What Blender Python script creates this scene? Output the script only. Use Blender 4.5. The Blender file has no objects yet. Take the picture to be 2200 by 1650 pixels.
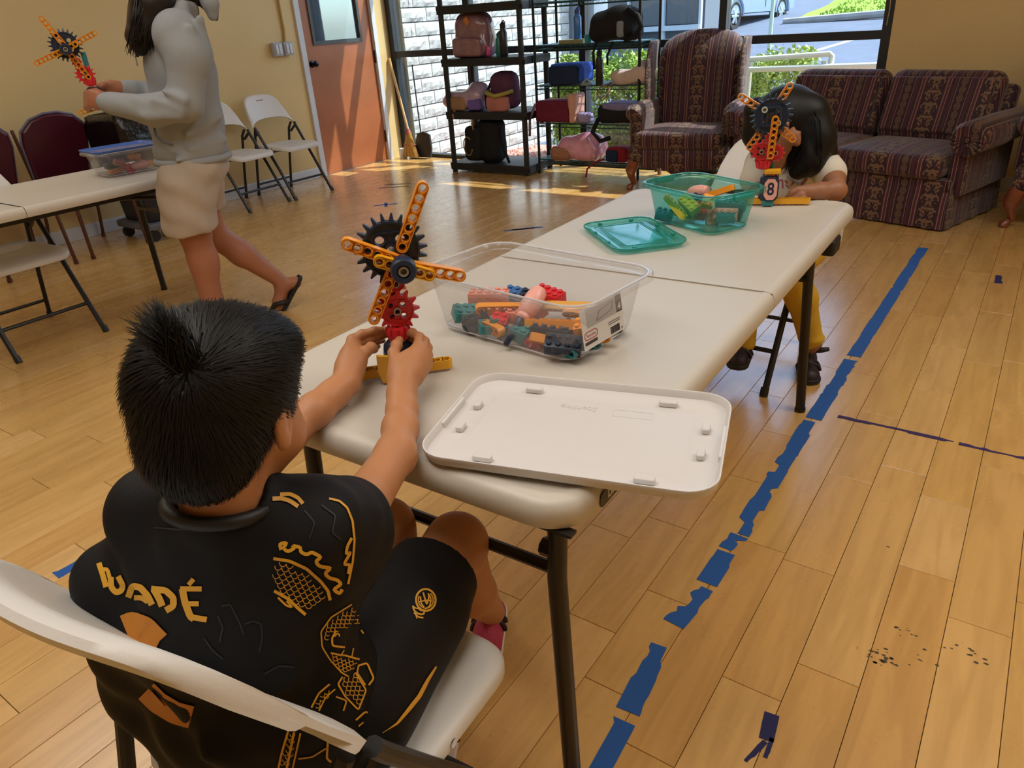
import bpy, bmesh, math, random
import numpy as np
from mathutils import Vector, Matrix, noise
from mathutils.geometry import tessellate_polygon
from mathutils.bvhtree import BVHTree
random.seed(7); RNG=np.random.default_rng(7)
PI=math.pi; SC=bpy.context.scene; COL=SC.collection
# ---------------------------------------------------------------- camera
ROT=np.array([[0.8212839, 0.5671666, -0.0617644], [0.2101955, -0.4014501, -0.8914346], [-0.5303873, 0.7191383, -0.4489204]])
FPX=1562.0; EYE=np.array([0,0,1.325])
cam=bpy.data.cameras.new('camera'); cam.sensor_fit='HORIZONTAL'; cam.sensor_width=36; cam.lens=FPX/2200*36
cam.clip_start=.05; cam.clip_end=400
camo=bpy.data.objects.new('camera',cam); COL.objects.link(camo)
_m=Matrix.Identity(4)
for i in range(3):
    _m[i][0]=ROT[0][i]; _m[i][1]=-ROT[1][i]; _m[i][2]=-ROT[2][i]; _m[i][3]=EYE[i]
camo.matrix_world=_m; SC.camera=camo
# ---------------------------------------------------------------- light
w=bpy.data.worlds.new('sky'); SC.world=w; w.use_nodes=True
nt=w.node_tree; bg=nt.nodes['Background']; sky=nt.nodes.new('ShaderNodeTexSky')
sky.sky_type='NISHITA'; sky.sun_disc=False; sky.sun_elevation=math.radians(57); sky.sun_rotation=math.radians(50)
sky.dust_density=1.5; nt.links.new(sky.outputs[0],bg.inputs[0]); bg.inputs[1].default_value=.6
def light(name,kind,loc,d,energy,col,size=None,size_y=None):
    l=bpy.data.lights.new(name,kind); l.energy=energy; l.color=col
    if kind=='SUN': l.angle=math.radians(.6)
    else:
        l.shape='RECTANGLE'; l.size=size; l.size_y=size_y
    o=bpy.data.objects.new(name,l); COL.objects.link(o); o.location=loc
    o.rotation_euler=Vector(d).to_track_quat('-Z','Y').to_euler(); return o
light('sun','SUN',(6,12,12),(-.497,-.414,-1),10.5,(1,.95,.86))
light('ceiling_lamp','AREA',(-1.2,.2,3.3),(0,0,-1),50,(1,.96,.90),2.4,1.2)
light('ceiling_lamp','AREA',(-4.0,1.2,3.3),(0,0,-1),24,(1,.96,.90),2.4,1.2)
light('ceiling_lamp','AREA',(1.2,2.4,3.3),(0,0,-1),50,(1,.96,.90),2.4,1.2)
vs=SC.view_settings; vs.view_transform='Standard'; vs.look='None'; vs.exposure=0; vs.gamma=1; vs.use_curve_mapping=False
SC.cycles.max_bounces=10; SC.cycles.transparent_max_bounces=24; SC.cycles.transmission_bounces=8
# ---------------------------------------------------------------- helpers
def sight(px,py):            # world direction of a surveyed photo point
    return np.array([(px-1100)/FPX,(py-825)/FPX,1.0])@ROT
def on_z(px,py,z):
    d=sight(px,py); return EYE+d*(z-EYE[2])/d[2]
def on_depth(px,py,dep): return EYE+sight(px,py)*dep
def lin(c):
    if isinstance(c,str): c=[int(c[i:i+2],16)/255 for i in (0,2,4)]
    return [((x+.055)/1.055)**2.4 if x>.04045 else x/12.92 for x in c]
MATS={}
def M(name,col,rough=.5,spec=.5,metal=0,bump=None,var=None,coat=0,sheen=0,sub=0,obj_var=0):
    """principled material; bump=(scale,strength) ; var=(scale,amount) noise darkening ; obj_var=random per object"""
    if name in MATS: return MATS[name]
    m=bpy.data.materials.new(name); m.use_nodes=True; MATS[name]=m; nt=m.node_tree; N=nt.nodes; L=nt.links
    b=N['Principled BSDF']; c=lin(col); b.inputs['Base Color'].default_value=(*c,1)
    b.inputs['Roughness'].default_value=rough; b.inputs['Specular IOR Level'].default_value=spec; b.inputs['Metallic'].default_value=metal
    b.inputs['Coat Weight'].default_value=coat; b.inputs['Sheen Weight'].default_value=sheen
    if sub: b.inputs['Subsurface Weight'].default_value=sub; b.inputs['Subsurface Radius'].default_value=(.012,.005,.003); b.inputs['Subsurface Scale'].default_value=.3
    tc=N.new('ShaderNodeTexCoord')
    if var:
        n=N.new('ShaderNodeTexNoise'); n.inputs['Scale'].default_value=var[0]; n.inputs['Detail'].default_value=5
        L.new(tc.outputs['Object'],n.inputs['Vector'])
        r=N.new('ShaderNodeValToRGB'); r.color_ramp.elements[0].position=.3; r.color_ramp.elements[1].position=.7
        r.color_ramp.elements[0].color=(*[x*(1-var[1]) for x in c],1); r.color_ramp.elements[1].color=(*[min(1,x*(1+var[1]*.6)) for x in c],1)
        L.new(n.outputs['Fac'],r.inputs['Fac']); L.new(r.outputs['Color'],b.inputs['Base Color'])
    if bump:
        n=N.new('ShaderNodeTexNoise'); n.inputs['Scale'].default_value=bump[0]; n.inputs['Detail'].default_value=6
        L.new(tc.outputs['Object'],n.inputs['Vector'])
        u=N.new('ShaderNodeBump'); u.inputs['Strength'].default_value=bump[1]; u.inputs['Distance'].default_value=.01
        L.new(n.outputs['Fac'],u.inputs['Height']); L.new(u.outputs['Normal'],b.inputs['Normal'])
    return m
def clearM(name,tint,haze_col,haze,gloss,rough=.05):
    """thin see-through plastic or glass: transparent body + a milky part + a mirror coat"""
    if name in MATS: return MATS[name]
    m=bpy.data.materials.new(name); m.use_nodes=True; MATS[name]=m; nt=m.node_tree; N=nt.nodes; L=nt.links
    out=N['Material Output']; N.remove(N['Principled BSDF'])
    t=N.new('ShaderNodeBsdfTransparent'); t.inputs[0].default_value=(*lin(tint),1)
    d=N.new('ShaderNodeBsdfDiffuse'); d.inputs[0].default_value=(*lin(haze_col),1)
    a=N.new('ShaderNodeMixShader'); a.inputs[0].default_value=haze; L.new(t.outputs[0],a.inputs[1]); L.new(d.outputs[0],a.inputs[2])
    g=N.new('ShaderNodeBsdfGlossy'); g.inputs['Roughness'].default_value=rough
    f=N.new('ShaderNodeLayerWeight'); f.inputs[0].default_value=.5; q=N.new('ShaderNodeMath'); q.operation='POWER'; q.inputs[1].default_value=4.5; L.new(f.outputs['Facing'],q.inputs[0])
    k=N.new('ShaderNodeMath'); k.operation='MULTIPLY_ADD'; k.inputs[1].default_value=gloss*.9; k.inputs[2].default_value=.045*gloss; L.new(q.outputs[0],k.inputs[0]); k.use_clamp=True
    b=N.new('ShaderNodeMixShader'); L.new(k.outputs[0],b.inputs[0]); L.new(a.outputs[0],b.inputs[1]); L.new(g.outputs[0],b.inputs[2])
    L.new(b.outputs[0],out.inputs['Surface']); return m
def rotz(a): return Matrix.Rotation(a,3,'Z')
def rrect(w,d,r,n=6):
    r=min(r,w/2-1e-5,d/2-1e-5); P=[]
    for cx,cy,a0 in ((w/2-r,d/2-r,0),(-w/2+r,d/2-r,PI/2),(-w/2+r,-d/2+r,PI),(w/2-r,-d/2+r,1.5*PI)):
        for i in range(n+1):
            a=a0+PI/2*i/n; P.append((cx+r*math.cos(a),cy+r*math.sin(a)))
    return P
def circ(cx,cy,r,n=16): return [(cx+r*math.cos(2*PI*i/n),cy+r*math.sin(2*PI*i/n)) for i in range(n)]
class MB:
    def __init__(s): s.v=[]; s.f=[]
    def add(s,v,f):
        o=len(s.v); s.v+=[tuple(p) for p in v]; s.f+=[tuple(i+o for i in q) for q in f]; return s
    def box(s,x0,y0,z0,x1,y1,z1):
        return s.add([(x0,y0,z0),(x1,y0,z0),(x1,y1,z0),(x0,y1,z0),(x0,y0,z1),(x1,y0,z1),(x1,y1,z1),(x0,y1,z1)],
          [(3,2,1,0),(4,5,6,7),(0,1,5,4),(1,2,6,5),(2,3,7,6),(3,0,4,7)])
    def tube(s,pts,r,n=10,closed=False):
        P=[Vector(p) for p in pts]; m=len(P); rr=r if isinstance(r,(list,tuple)) else [r]*m
        V=[];F=[];prev=None
        for i,p in enumerate(P):
            a=P[(i-1)%m] if (i or closed) else p; b=P[(i+1)%m] if (i<m-1 or closed) else p
            t=(b-a).normalized() if (b-a).length>1e-9 else Vector((0,0,1))
            if prev is None:
                u=t.cross(Vector((0,0,1)));
                if u.length<1e-3: u=t.cross(Vector((1,0,0)))
            else: u=prev-t*prev.dot(t)
            u.normalize(); prev=u; q=t.cross(u)
            for k in range(n):
                a_=2*PI*k/n; V.append(p+(u*math.cos(a_)+q*math.sin(a_))*rr[i])
        for i in range(m if closed else m-1):
            for k in range(n):
                j=(i+1)%m; F.append((i*n+k,i*n+(k+1)%n,j*n+(k+1)%n,j*n+k))
        if not closed: F.append(tuple(range(n))[::-1]); F.append(tuple(range((m-1)*n,m*n)))
        return s.add(V,F)
    def lathe(s,prof,n=24,mat=None):
        V=[];F=[]; m=len(prof)
        for r,z in prof:
            for k in range(n):
                a=2*PI*k/n; V.append((r*math.cos(a),r*math.sin(a),z))
        for i in range(m-1):
            for k in range(n): F.append((i*n+k,i*n+(k+1)%n,(i+1)*n+(k+1)%n,(i+1)*n+k))
        if prof[0][0]>1e-6: F.append(tuple(range(n))[::-1])
        if prof[-1][0]>1e-6: F.append(tuple(range((m-1)*n,m*n)))
        if mat is not None: V=[mat@Vector(v) for v in V]
        return s.add(V,F)
    def prism(s,poly,z0,z1,holes=(),mat=None):
        loops=[list(poly)]+[list(h) for h in holes]
        tri=tessellate_polygon([[Vector((x,y,0)) for x,y in l] for l in loops])
        pts=[p for l in loops for p in l]; n=len(pts)
        V=[(x,y,z0) for x,y in pts]+[(x,y,z1) for x,y in pts]; F=[]
        for a,b,c in tri:
            A,B,Cc=pts[a],pts[b],pts[c]
            if (B[0]-A[0])*(Cc[1]-A[1])-(B[1]-A[1])*(Cc[0]-A[0])<0: b,c=c,b
            F.append((a+n,b+n,c+n)); F.append((c,b,a))
        o=0
        for li,l in enumerate(loops):
            m=len(l); ar=sum(l[i][0]*l[(i+1)%m][1]-l[(i+1)%m][0]*l[i][1] for i in range(m))
            fl=(ar<0)!=(li>0)
            for i in range(m):
                a,b=o+i,o+(i+1)%m; q=(a,b,b+n,a+n); F.append(q[::-1] if fl else q)
            o+=m
        if mat is not None: V=[mat@Vector(v) for v in V]
        return s.add(V,F)
    def loft(s,rings,cap0=True,cap1=True):
        n=len(rings[0]); V=[p for r in rings for p in r]; F=[]
        for i in range(len(rings)-1):
            for k in range(n): F.append((i*n+k,i*n+(k+1)%n,(i+1)*n+(k+1)%n,(i+1)*n+k))
        if cap0: F.append(tuple(range(n))[::-1])
        if cap1: F.append(tuple(range((len(rings)-1)*n,len(rings)*n)))
        return s.add(V,F)
    def rbox(s,w,d,z0,z1,rc,re,n=5,m=4,mat=None,taper=0):
        R=[]
        for i in range(m+1):
            a=PI/2*i/m; ins=re*(1-math.sin(a)); R.append((ins,z0+re*(1-math.cos(a))))
        for i in range(m+1):
            a=PI/2*i/m; ins=re*(1-math.cos(a)); R.append((ins,z1-re*(1-math.sin(a))))
        rings=[]
        for ins,z in R:
            tp=taper*(z1-z)/(z1-z0); i2=ins+tp
            rings.append([(x,y,z) for x,y in rrect(w-2*i2,d-2*i2,max(rc-ins,.0004),n)])
        if mat is not None: rings=[[mat@Vector(p) for p in r] for r in rings]
        return s.loft(rings)
    def xf(s,m): s.v=[tuple(m@Vector(p)) for p in s.v]; return s
def root_of(o):
    while o.parent: o=o.parent
    return o
def rootM(o):
    r=root_of(o); return Matrix.Translation(r.location)@r.rotation_euler.to_matrix().to_4x4()
def mk(name,mb,mat,parent=None,smooth=35,world=False,kind=None,label=None):
    v=mb.v
    if parent is not None and world:
        im=rootM(parent).inverted(); v=[tuple(im@Vector(p)) for p in v]
    me=bpy.data.meshes.new(name); me.from_pydata(v,[],mb.f)
    me.materials.append(mat)
    if smooth: me.shade_smooth(); me.set_sharp_from_angle(angle=math.radians(smooth))
    me.validate()
    o=bpy.data.objects.new(name,me); COL.objects.link(o)
    if parent is not None: o.parent=parent
    if kind: o['kind']=kind
    if label: o['label']=label
    return o
def npmesh(name,V,F,mat,parent=None,world=True,smooth=True,kind=None,label=None):
    mb=MB(); mb.v=[tuple(p) for p in V]; mb.f=[tuple(int(i) for i in q) for q in F]
    return mk(name,mb,mat,parent,180 if smooth else 0,world,kind,label)
def tag(o,label,cat,group=None):
    o['label']=label; o['category']=cat
    if group: o['group']=group
    return o
def thing(name,label,cat,loc=(0,0,0),rz=0,group=None,rot=None):
    o=bpy.data.objects.new(name,None); COL.objects.link(o); o.location=loc; o.rotation_euler=rot or (0,0,rz); o.empty_display_size=.05
    return tag(o,label,cat,group)
def struct(name,mb,mat,parent=None,smooth=30):
    return mk(name,mb,mat,parent,smooth,kind='structure' if parent is None else None)
def kids(o): return [c for c in bpy.data.objects if c.parent==o]
def dup(o,loc,rz=0,label=None,group=None,rot=None,tree=None):
    def cp(s,par):
        c=s.copy(); COL.objects.link(c)
        if par is not None: c.parent=par
        for k in kids(s): cp(k,c)
        return c
    r=cp(o,None); r.location=loc; r.rotation_euler=rot or (0,0,rz)
    if label: r['label']=label
    if group: r['group']=group
    return r
def boxuv(o):
    me=o.data; uv=me.uv_layers.new(name='UVMap'); 
    for p in me.polygons:
        n=p.normal
        for li in p.loop_indices:
            v=me.vertices[me.loops[li].vertex_index].co
            if abs(n.x)>.8: u_=(v.y,v.z)
            elif abs(n.z)>.75: u_=(v.x,v.y)
            else: u_=(v.x,v.z)
            uv.data[li].uv=u_
# ---------------------------------------------------------------- signed distance bodies
class SDF:
    def __init__(s,lo,hi,h):
        s.lo=np.array(lo,np.float32); s.h=h; s.n=np.ceil((np.array(hi)-np.array(lo))/h).astype(int)+1
        s.D=np.full(s.n,1.0,np.float32); s.ax=[s.lo[i]+h*np.arange(s.n[i],dtype=np.float32) for i in range(3)]
    def win(s,lo,hi):
        a=np.clip(np.floor((np.array(lo)-s.lo)/s.h).astype(int),0,s.n); b=np.clip(np.ceil((np.array(hi)-s.lo)/s.h).astype(int)+1,0,s.n)
        sl=tuple(slice(a[i],b[i]) for i in range(3))
        if any(b[i]<=a[i] for i in range(3)): return None,None
        return sl,np.meshgrid(*[s.ax[i][sl[i]] for i in range(3)],indexing='ij',sparse=True)
    def put(s,sl,d,k,op):
        A=s.D[sl]
        if op=='sub':
            d=-d; q=np.maximum(k-np.abs(A-d),0)/k; s.D[sl]=np.maximum(A,d)+q*q*k*.25
        else:
            q=np.maximum(k-np.abs(A-d),0)/k; s.D[sl]=np.minimum(A,d)-q*q*k*.25
    def cone(s,a,b,ra,rb,k=.01,op='add'):
        a=np.array(a,np.float32);b=np.array(b,np.float32); m=max(ra,rb)+k+3*s.h
        sl,g=s.win(np.minimum(a,b)-m,np.maximum(a,b)+m)
        if sl is None: return s
        ba=b-a; L2=max(float(ba@ba),1e-12); px,py,pz=g[0]-a[0],g[1]-a[1],g[2]-a[2]
        t=np.clip((px*ba[0]+py*ba[1]+pz*ba[2])/L2,0,1)
        d=np.sqrt((px-t*ba[0])**2+(py-t*ba[1])**2+(pz-t*ba[2])**2)-(ra+(rb-ra)*t)
        s.put(sl,d,k,op); return s
    def chain(s,pts,rs,k=.01):
        for i in range(len(pts)-1): s.cone(pts[i],pts[i+1],rs[i],rs[i+1],k)
        return s
    def ell(s,c,r,rot=None,k=.01,op='add'):
        c=np.array(c,np.float32); m=max(r)+k+3*s.h; sl,g=s.win(c-m,c+m)
        if sl is None: return s
        x,y,z=g[0]-c[0],g[1]-c[1],g[2]-c[2]
        if rot is not None:
            Rm=np.array(rot,np.float32)   # columns = local axes
            x,y,z=[x*Rm[0,i]+y*Rm[1,i]+z*Rm[2,i] for i in range(3)]
        k0=np.sqrt((x/r[0])**2+(y/r[1])**2+(z/r[2])**2); k1=np.sqrt((x/r[0]**2)**2+(y/r[1]**2)**2+(z/r[2]**2)**2)+1e-9
        s.put(sl,k0*(k0-1)/k1,k,op); return s
    def rbox(s,c,hs,r,rot=None,k=.01,op='add'):
        c=np.array(c,np.float32); m=float(np.linalg.norm(hs))+k+3*s.h; sl,g=s.win(c-m,c+m)
        if sl is None: return s
        x,y,z=g[0]-c[0],g[1]-c[1],g[2]-c[2]
        if rot is not None:
            Rm=np.array(rot,np.float32); x,y,z=[x*Rm[0,i]+y*Rm[1,i]+z*Rm[2,i] for i in range(3)]
        q=[np.abs(v)-(hs[i]-r) for i,v in enumerate((x,y,z))]
        d=np.sqrt(sum(np.maximum(v,0)**2 for v in q))+np.minimum(np.maximum(np.maximum(q[0],q[1]),q[2]),0)-r
        s.put(sl,d,k,op); return s
    def cut(s,p,n,k=.003):
        n=np.array(n,np.float32); n/=np.linalg.norm(n); g=np.meshgrid(*s.ax,indexing='ij',sparse=True)
        d=(g[0]-p[0])*n[0]+(g[1]-p[1])*n[1]+(g[2]-p[2])*n[2]
        s.D=np.maximum(s.D,d); return s
    def mesh(s,smooth=2):
        D=s.D; n=D.shape; ins=D<0
        c=np.zeros((n[0]-1,n[1]-1,n[2]-1),np.int8)
        for i in (0,1):
            for j in (0,1):
                for k in (0,1): c+=ins[i:n[0]-1+i,j:n[1]-1+j,k:n[2]-1+k]
        act=np.argwhere((c>0)&(c<8)); idx=-np.ones(c.shape,np.int64); idx[tuple(act.T)]=np.arange(len(act))
        acc=np.zeros((len(act),3)); cnt=np.zeros(len(act)); cr=[(i,j,k) for i in (0,1) for j in (0,1) for k in (0,1)]
        I,J,K=act.T
        for a in cr:
            for ax in range(3):
                if a[ax]: continue
                b=list(a); b[ax]=1
                da=D[I+a[0],J+a[1],K+a[2]]; db=D[I+b[0],J+b[1],K+b[2]]; x=(da<0)!=(db<0)
                t=np.where(x,da/np.where(x,da-db,1),0)
                p=np.array([np.full(len(act),float(v)) for v in a]).T; p[:,ax]+=t; acc+=p*x[:,None]; cnt+=x
        V=s.lo+s.h*(act+acc/np.maximum(cnt,1)[:,None]); F=[]
        for ax in range(3):
            o=[q for q in range(3) if q!=ax]; sl0=[slice(None)]*3; sl1=[slice(None)]*3
            sl0[ax]=slice(0,n[ax]-1); sl1[ax]=slice(1,n[ax]); A=ins[tuple(sl0)]; B=ins[tuple(sl1)]
            e=np.argwhere(A!=B); e=e[(e[:,o[0]]>0)&(e[:,o[1]]>0)&(e[:,o[0]]<n[o[0]]-1)&(e[:,o[1]]<n[o[1]]-1)]
            if len(e)==0: continue
            sg=A[tuple(e.T)]
            def q(d0,d1):
                f=e.copy(); f[:,o[0]]-=d0; f[:,o[1]]-=d1; return idx[tuple(f.T)]
            Q=np.stack([q(1,1),q(0,1),q(0,0),q(1,0)],1)
            fl=sg if ax!=1 else ~sg
            Q=np.where(fl[:,None],Q,Q[:,::-1]); F.append(Q)
        F=np.concatenate(F); F=F[(F>=0).all(1)]
        for _ in range(smooth):
            S=np.zeros_like(V); w=np.zeros(len(V))
            for i in range(4):
                a,b=F[:,i],F[:,(i+1)%4]; np.add.at(S,a,V[b]); np.add.at(w,a,1); np.add.at(S,b,V[a]); np.add.at(w,b,1)
            V=V*.5+.5*S/np.maximum(w,1)[:,None]
        return V,F
def joinVF(*parts):
    V=[];F=[];o=0
    for v,f in parts:
        V+=[tuple(p) for p in v]; F+=[tuple(int(i)+o for i in q) for q in f]; o+=len(v)
    return V,F
def basis(fwd,up=(0,0,1)):
    f=Vector(fwd).normalized(); r=f.cross(Vector(up)).normalized(); u=r.cross(f); return r,f,u
def text_mesh(s,size=1.0,bold=False):
    c=bpy.data.curves.new('t','FONT'); c.body=s; c.size=size; c.resolution_u=3; c.align_x='CENTER'; c.align_y='CENTER'
    if bold: c.offset=.022*size
    o=bpy.data.objects.new('t',c); COL.objects.link(o); dg=bpy.context.evaluated_depsgraph_get()
    me=bpy.data.meshes.new_from_object(o.evaluated_get(dg)); V=[tuple(v.co) for v in me.vertices]; F=[tuple(p.vertices) for p in me.polygons]
    bpy.data.objects.remove(o); bpy.data.curves.remove(c); bpy.data.meshes.remove(me); return V,F
# ================================================================ materials
def plank_mat(name,attr):
    m=bpy.data.materials.new(name); m.use_nodes=True; nt=m.node_tree; N=nt.nodes; L=nt.links; b=N['Principled BSDF']
    tc=N.new('ShaderNodeTexCoord')
    if attr: r=N.new('ShaderNodeAttribute'); r.attribute_name='prnd'; ro=r.outputs['Fac']
    else: r=N.new('ShaderNodeObjectInfo'); ro=r.outputs['Random']
    base=N.new('ShaderNodeValToRGB'); L.new(ro,base.inputs[0]); cr=base.color_ramp
    cr.elements[0].position=0; cr.elements[0].color=(*lin('d6a662'),1); cr.elements[1].position=1; cr.elements[1].color=(*lin('e2b87a'),1)
    for p,c in ((.3,'daae66'),(.55,'d6aa66'),(.8,'deb26e')): e=cr.elements.new(p); e.color=(*lin(c),1)
    off=N.new('ShaderNodeVectorMath'); off.operation='MULTIPLY_ADD'; L.new(ro,off.inputs[0]); off.inputs[1].default_value=(37,53,19); L.new(tc.outputs['Object'],off.inputs[2])
    mp=N.new('ShaderNodeMapping'); mp.inputs['Scale'].default_value=(16,1.6,8); L.new(off.outputs[0],mp.inputs[0])
    n=N.new('ShaderNodeTexNoise'); n.inputs['Scale'].default_value=1.6; n.inputs['Detail'].default_value=8; n.inputs['Distortion'].default_value=.9; L.new(mp.outputs[0],n.inputs['Vector'])
    g=N.new('ShaderNodeValToRGB'); g.color_ramp.elements[0].position=.36; g.color_ramp.elements[0].color=(.72,.66,.58,1); g.color_ramp.elements[1].position=.6; g.color_ramp.elements[1].color=(1.04,1.03,1.02,1); L.new(n.outputs['Fac'],g.inputs[0])
    mx=N.new('ShaderNodeMix'); mx.data_type='RGBA'; mx.blend_type='MULTIPLY'; mx.inputs[0].default_value=.48; L.new(base.outputs[0],mx.inputs[6]); L.new(g.outputs[0],mx.inputs[7])
    # knots and specks
    mp2=N.new('ShaderNodeMapping'); mp2.inputs['Scale'].default_value=(14,5,1); L.new(off.outputs[0],mp2.inputs[0])
    v=N.new('ShaderNodeTexVoronoi'); v.inputs['Scale'].default_value=1.0; L.new(mp2.outputs[0],v.inputs['Vector'])
    k=N.new('ShaderNodeValToRGB'); k.color_ramp.elements[0].position=.012; k.color_ramp.elements[0].color=(.35,.2,.1,1); k.color_ramp.elements[1].position=.035; k.color_ramp.elements[1].color=(1,1,1,1); L.new(v.outputs['Distance'],k.inputs[0])
    mx2=N.new('ShaderNodeMix'); mx2.data_type='RGBA'; mx2.blend_type='MULTIPLY'; mx2.inputs[0].default_value=.55; L.new(mx.outputs[2],mx2.inputs[6]); L.new(k.outputs[0],mx2.inputs[7])
    L.new(mx2.outputs[2],b.inputs['Base Color'])
    n2=N.new('ShaderNodeTexNoise'); n2.inputs['Scale'].default_value=9; n2.inputs['Detail'].default_value=4; L.new(off.outputs[0],n2.inputs['Vector'])
    rr=N.new('ShaderNodeMapRange'); rr.inputs[3].default_value=.2; rr.inputs[4].default_value=.36; L.new(n2.outputs['Fac'],rr.inputs[0]); L.new(rr.outputs[0],b.inputs['Roughness'])
    b.inputs['Specular IOR Level'].default_value=.5; b.inputs['Coat Weight'].default_value=1; b.inputs['Coat Roughness'].default_value=.2
    u=N.new('ShaderNodeBump'); u.inputs['Strength'].default_value=.015; u.inputs['Distance'].default_value=.004; L.new(n.outputs['Fac'],u.inputs['Height']); L.new(u.outputs[0],b.inputs['Normal'])
    return m
WALL=M('wall_paint','dac08a',.42,.4,bump=(60,.05),var=(1.5,.05)); TRIM=M('white_trim','cdd2dc',.45); BLK=M('black_metal','17181b',.4,.5)
FRAME=M('bronze_frame','20262e',.45); GLASS=clearM('glass','f2f7f7','ffffff',.0,1.0,.0); WHITEP=M('white_plastic','dad7d2',.42,.45,bump=(240,.05))
CHROME=M('chrome','b9bcc2',.2,metal=1); DARK=M('dark_rubber','121214',.6)
# ================================================================ room
PW=.1285; X0=-.0785; YF=6.36
fl=struct('floor',MB().box(-6.2,-3.0,-.08,2.9,6.5,-.012),M('subfloor','2a1a0c',.8))
PM=plank_mat('maple_plank',False); PMA=plank_mat('maple_plank_far',True)
def plank_mb(L_,x=0,y=0,z=0):
    h=PW/2-.0007; l=L_/2-.0007; e=.0007
    return MB().add([(x-h,y-l,z-.014),(x+h,y-l,z-.014),(x+h,y+l,z-.014),(x-h,y+l,z-.014),(x-h,y-l,z-e),(x+h,y-l,z-e),(x+h,y+l,z-e),(x-h,y+l,z-e),
      (x-h+e,y-l+e,z),(x+h-e,y-l+e,z),(x+h-e,y+l-e,z),(x-h+e,y+l-e,z)],
      [(0,1,5,4),(1,2,6,5),(2,3,7,6),(3,0,4,7),(4,5,9,8),(5,6,10,9),(6,7,11,10),(7,4,8,11),(8,9,10,11)])
known={0:[2.087,1.436-.9],-1:[2.201,1.281],-2:[2.079,1.16],-3:[1.636,.9],-4:[2.238,1.323],1:[2.751,2.344],2:[1.735],-7:[1.125,2.0],-8:[1.262],-6:[1.486],-16:[.633],-18:[.861],-20:[.741],-23:[.91]}
PL=[]
for k in range(-46,22):
    x=X0+PW*k+PW/2
    if x+PW/2<-5.98 or x>2.7: continue
    js=sorted(known.get(k,[])); ys=[-2.9]
    while ys[-1]<YF+.03:
        nx=ys[-1]+random.choice([.45,.6,.75,.9,1.05,1.2])
        nj=[j for j in js if j>ys[-1]+.1]
        if nj and nx>nj[0]-.3: nx=nj[0]
        ys.append(min(nx,YF+.03))
    for a,b in zip(ys,ys[1:]):
        if b-a>.02: PL.append((x,(a+b)/2,b-a))
def seen(p):
    q=ROT@(np.array([p[0],p[1],0])-EYE)
    if q[2]<.1: return 9e9
    u,v=q[0]/q[2]*FPX+1100,q[1]/q[2]*FPX+825
    return q[2] if -200<u<2400 and -100<v<1900 else 1e6+q[2]
PL.sort(key=seen); cache={}
for x,y,l in PL[:300]:
    kk=round(l,3)
    if kk not in cache:
        o=mk('plank',plank_mb(l),PM,fl,0); cache[kk]=o.data
    else:
        o=bpy.data.objects.new('plank',cache[kk]); COL.objects.link(o); o.parent=fl
    o.location=(x,y,0)
mb=MB()
for x,y,l in PL[300:]: q=plank_mb(l,x,y); mb.add(q.v,q.f)
o=mk('planks',mb,PMA,fl,0,kind='stuff'); at=o.data.attributes.new('prnd','FLOAT','FACE'); rv=RNG.random(len(PL)-300)
at.data.foreach_set('value',np.repeat(rv,9).astype(np.float32))
H=3.4
struct('wall_left',MB().box(-6.12,-3,0,-5.97,5.085,H).box(-6.12,5.085,2.15,-5.97,6.13,H).box(-6.12,6.13,0,-5.97,6.46,H),WALL)
struct('wall_far',MB().box(-1.062,YF-.06,0,2.75,YF+.1,H).box(-5.97,YF-.06,3.06,-1.062,YF+.1,H),WALL)
struct('wall_right',MB().box(2.6,-3,0,2.75,YF,H),WALL); struct('wall_near',MB().box(-6.12,-3.15,0,2.75,-3,H),WALL)
struct('ceiling',MB().box(-6.12,-3.15,H,2.75,6.5,H+.1),M('ceiling_white','e6e2da',.8))
struct('baseboard_left',MB().rbox(.014,8.05,0,.1,.001,.004,n=1,mat=Matrix.Translation((-5.963,1.03,0))),TRIM)
struct('baseboard_far',MB().box(-1.05,YF-.075,0,2.6,YF-.06,.1),TRIM)
# window wall
win=struct('window_1',MB().box(-5.97,YF-.04,-.03,-1.064,YF+.06,.035),FRAME)
cols=[(-5.97,-5.9),(-4.94,-4.88),(-3.64,-3.575),(-2.345,-2.285),(-1.128,-1.062)]
for a,b in cols: struct('mullion',MB().box(a,YF-.05,.03,b,YF+.05,3.06),FRAME,win)
rows=[(.035,1.022),(1.082,2.21),(2.27,3.02)]
for z0,z1 in ((1.022,1.082),(2.21,2.27),(3.0,3.06)):
    for (a,b),(c,d) in zip(cols,cols[1:]): struct('rail',MB().box(b,YF-.045,z0,c,YF+.045,z1),FRAME,win)
for (a,b),(c,d) in zip(cols,cols[1:]):
    for z0,z1 in rows: struct('pane',MB().box(b,YF-.003,z0,c,YF+.003,z1),GLASS,win)
struct('latch',MB().tube([(-1.098,YF-.056,1.30),(-1.094,YF-.06,1.2),(-1.1,YF-.056,1.11)],.005,6),CHROME,win)
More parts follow.
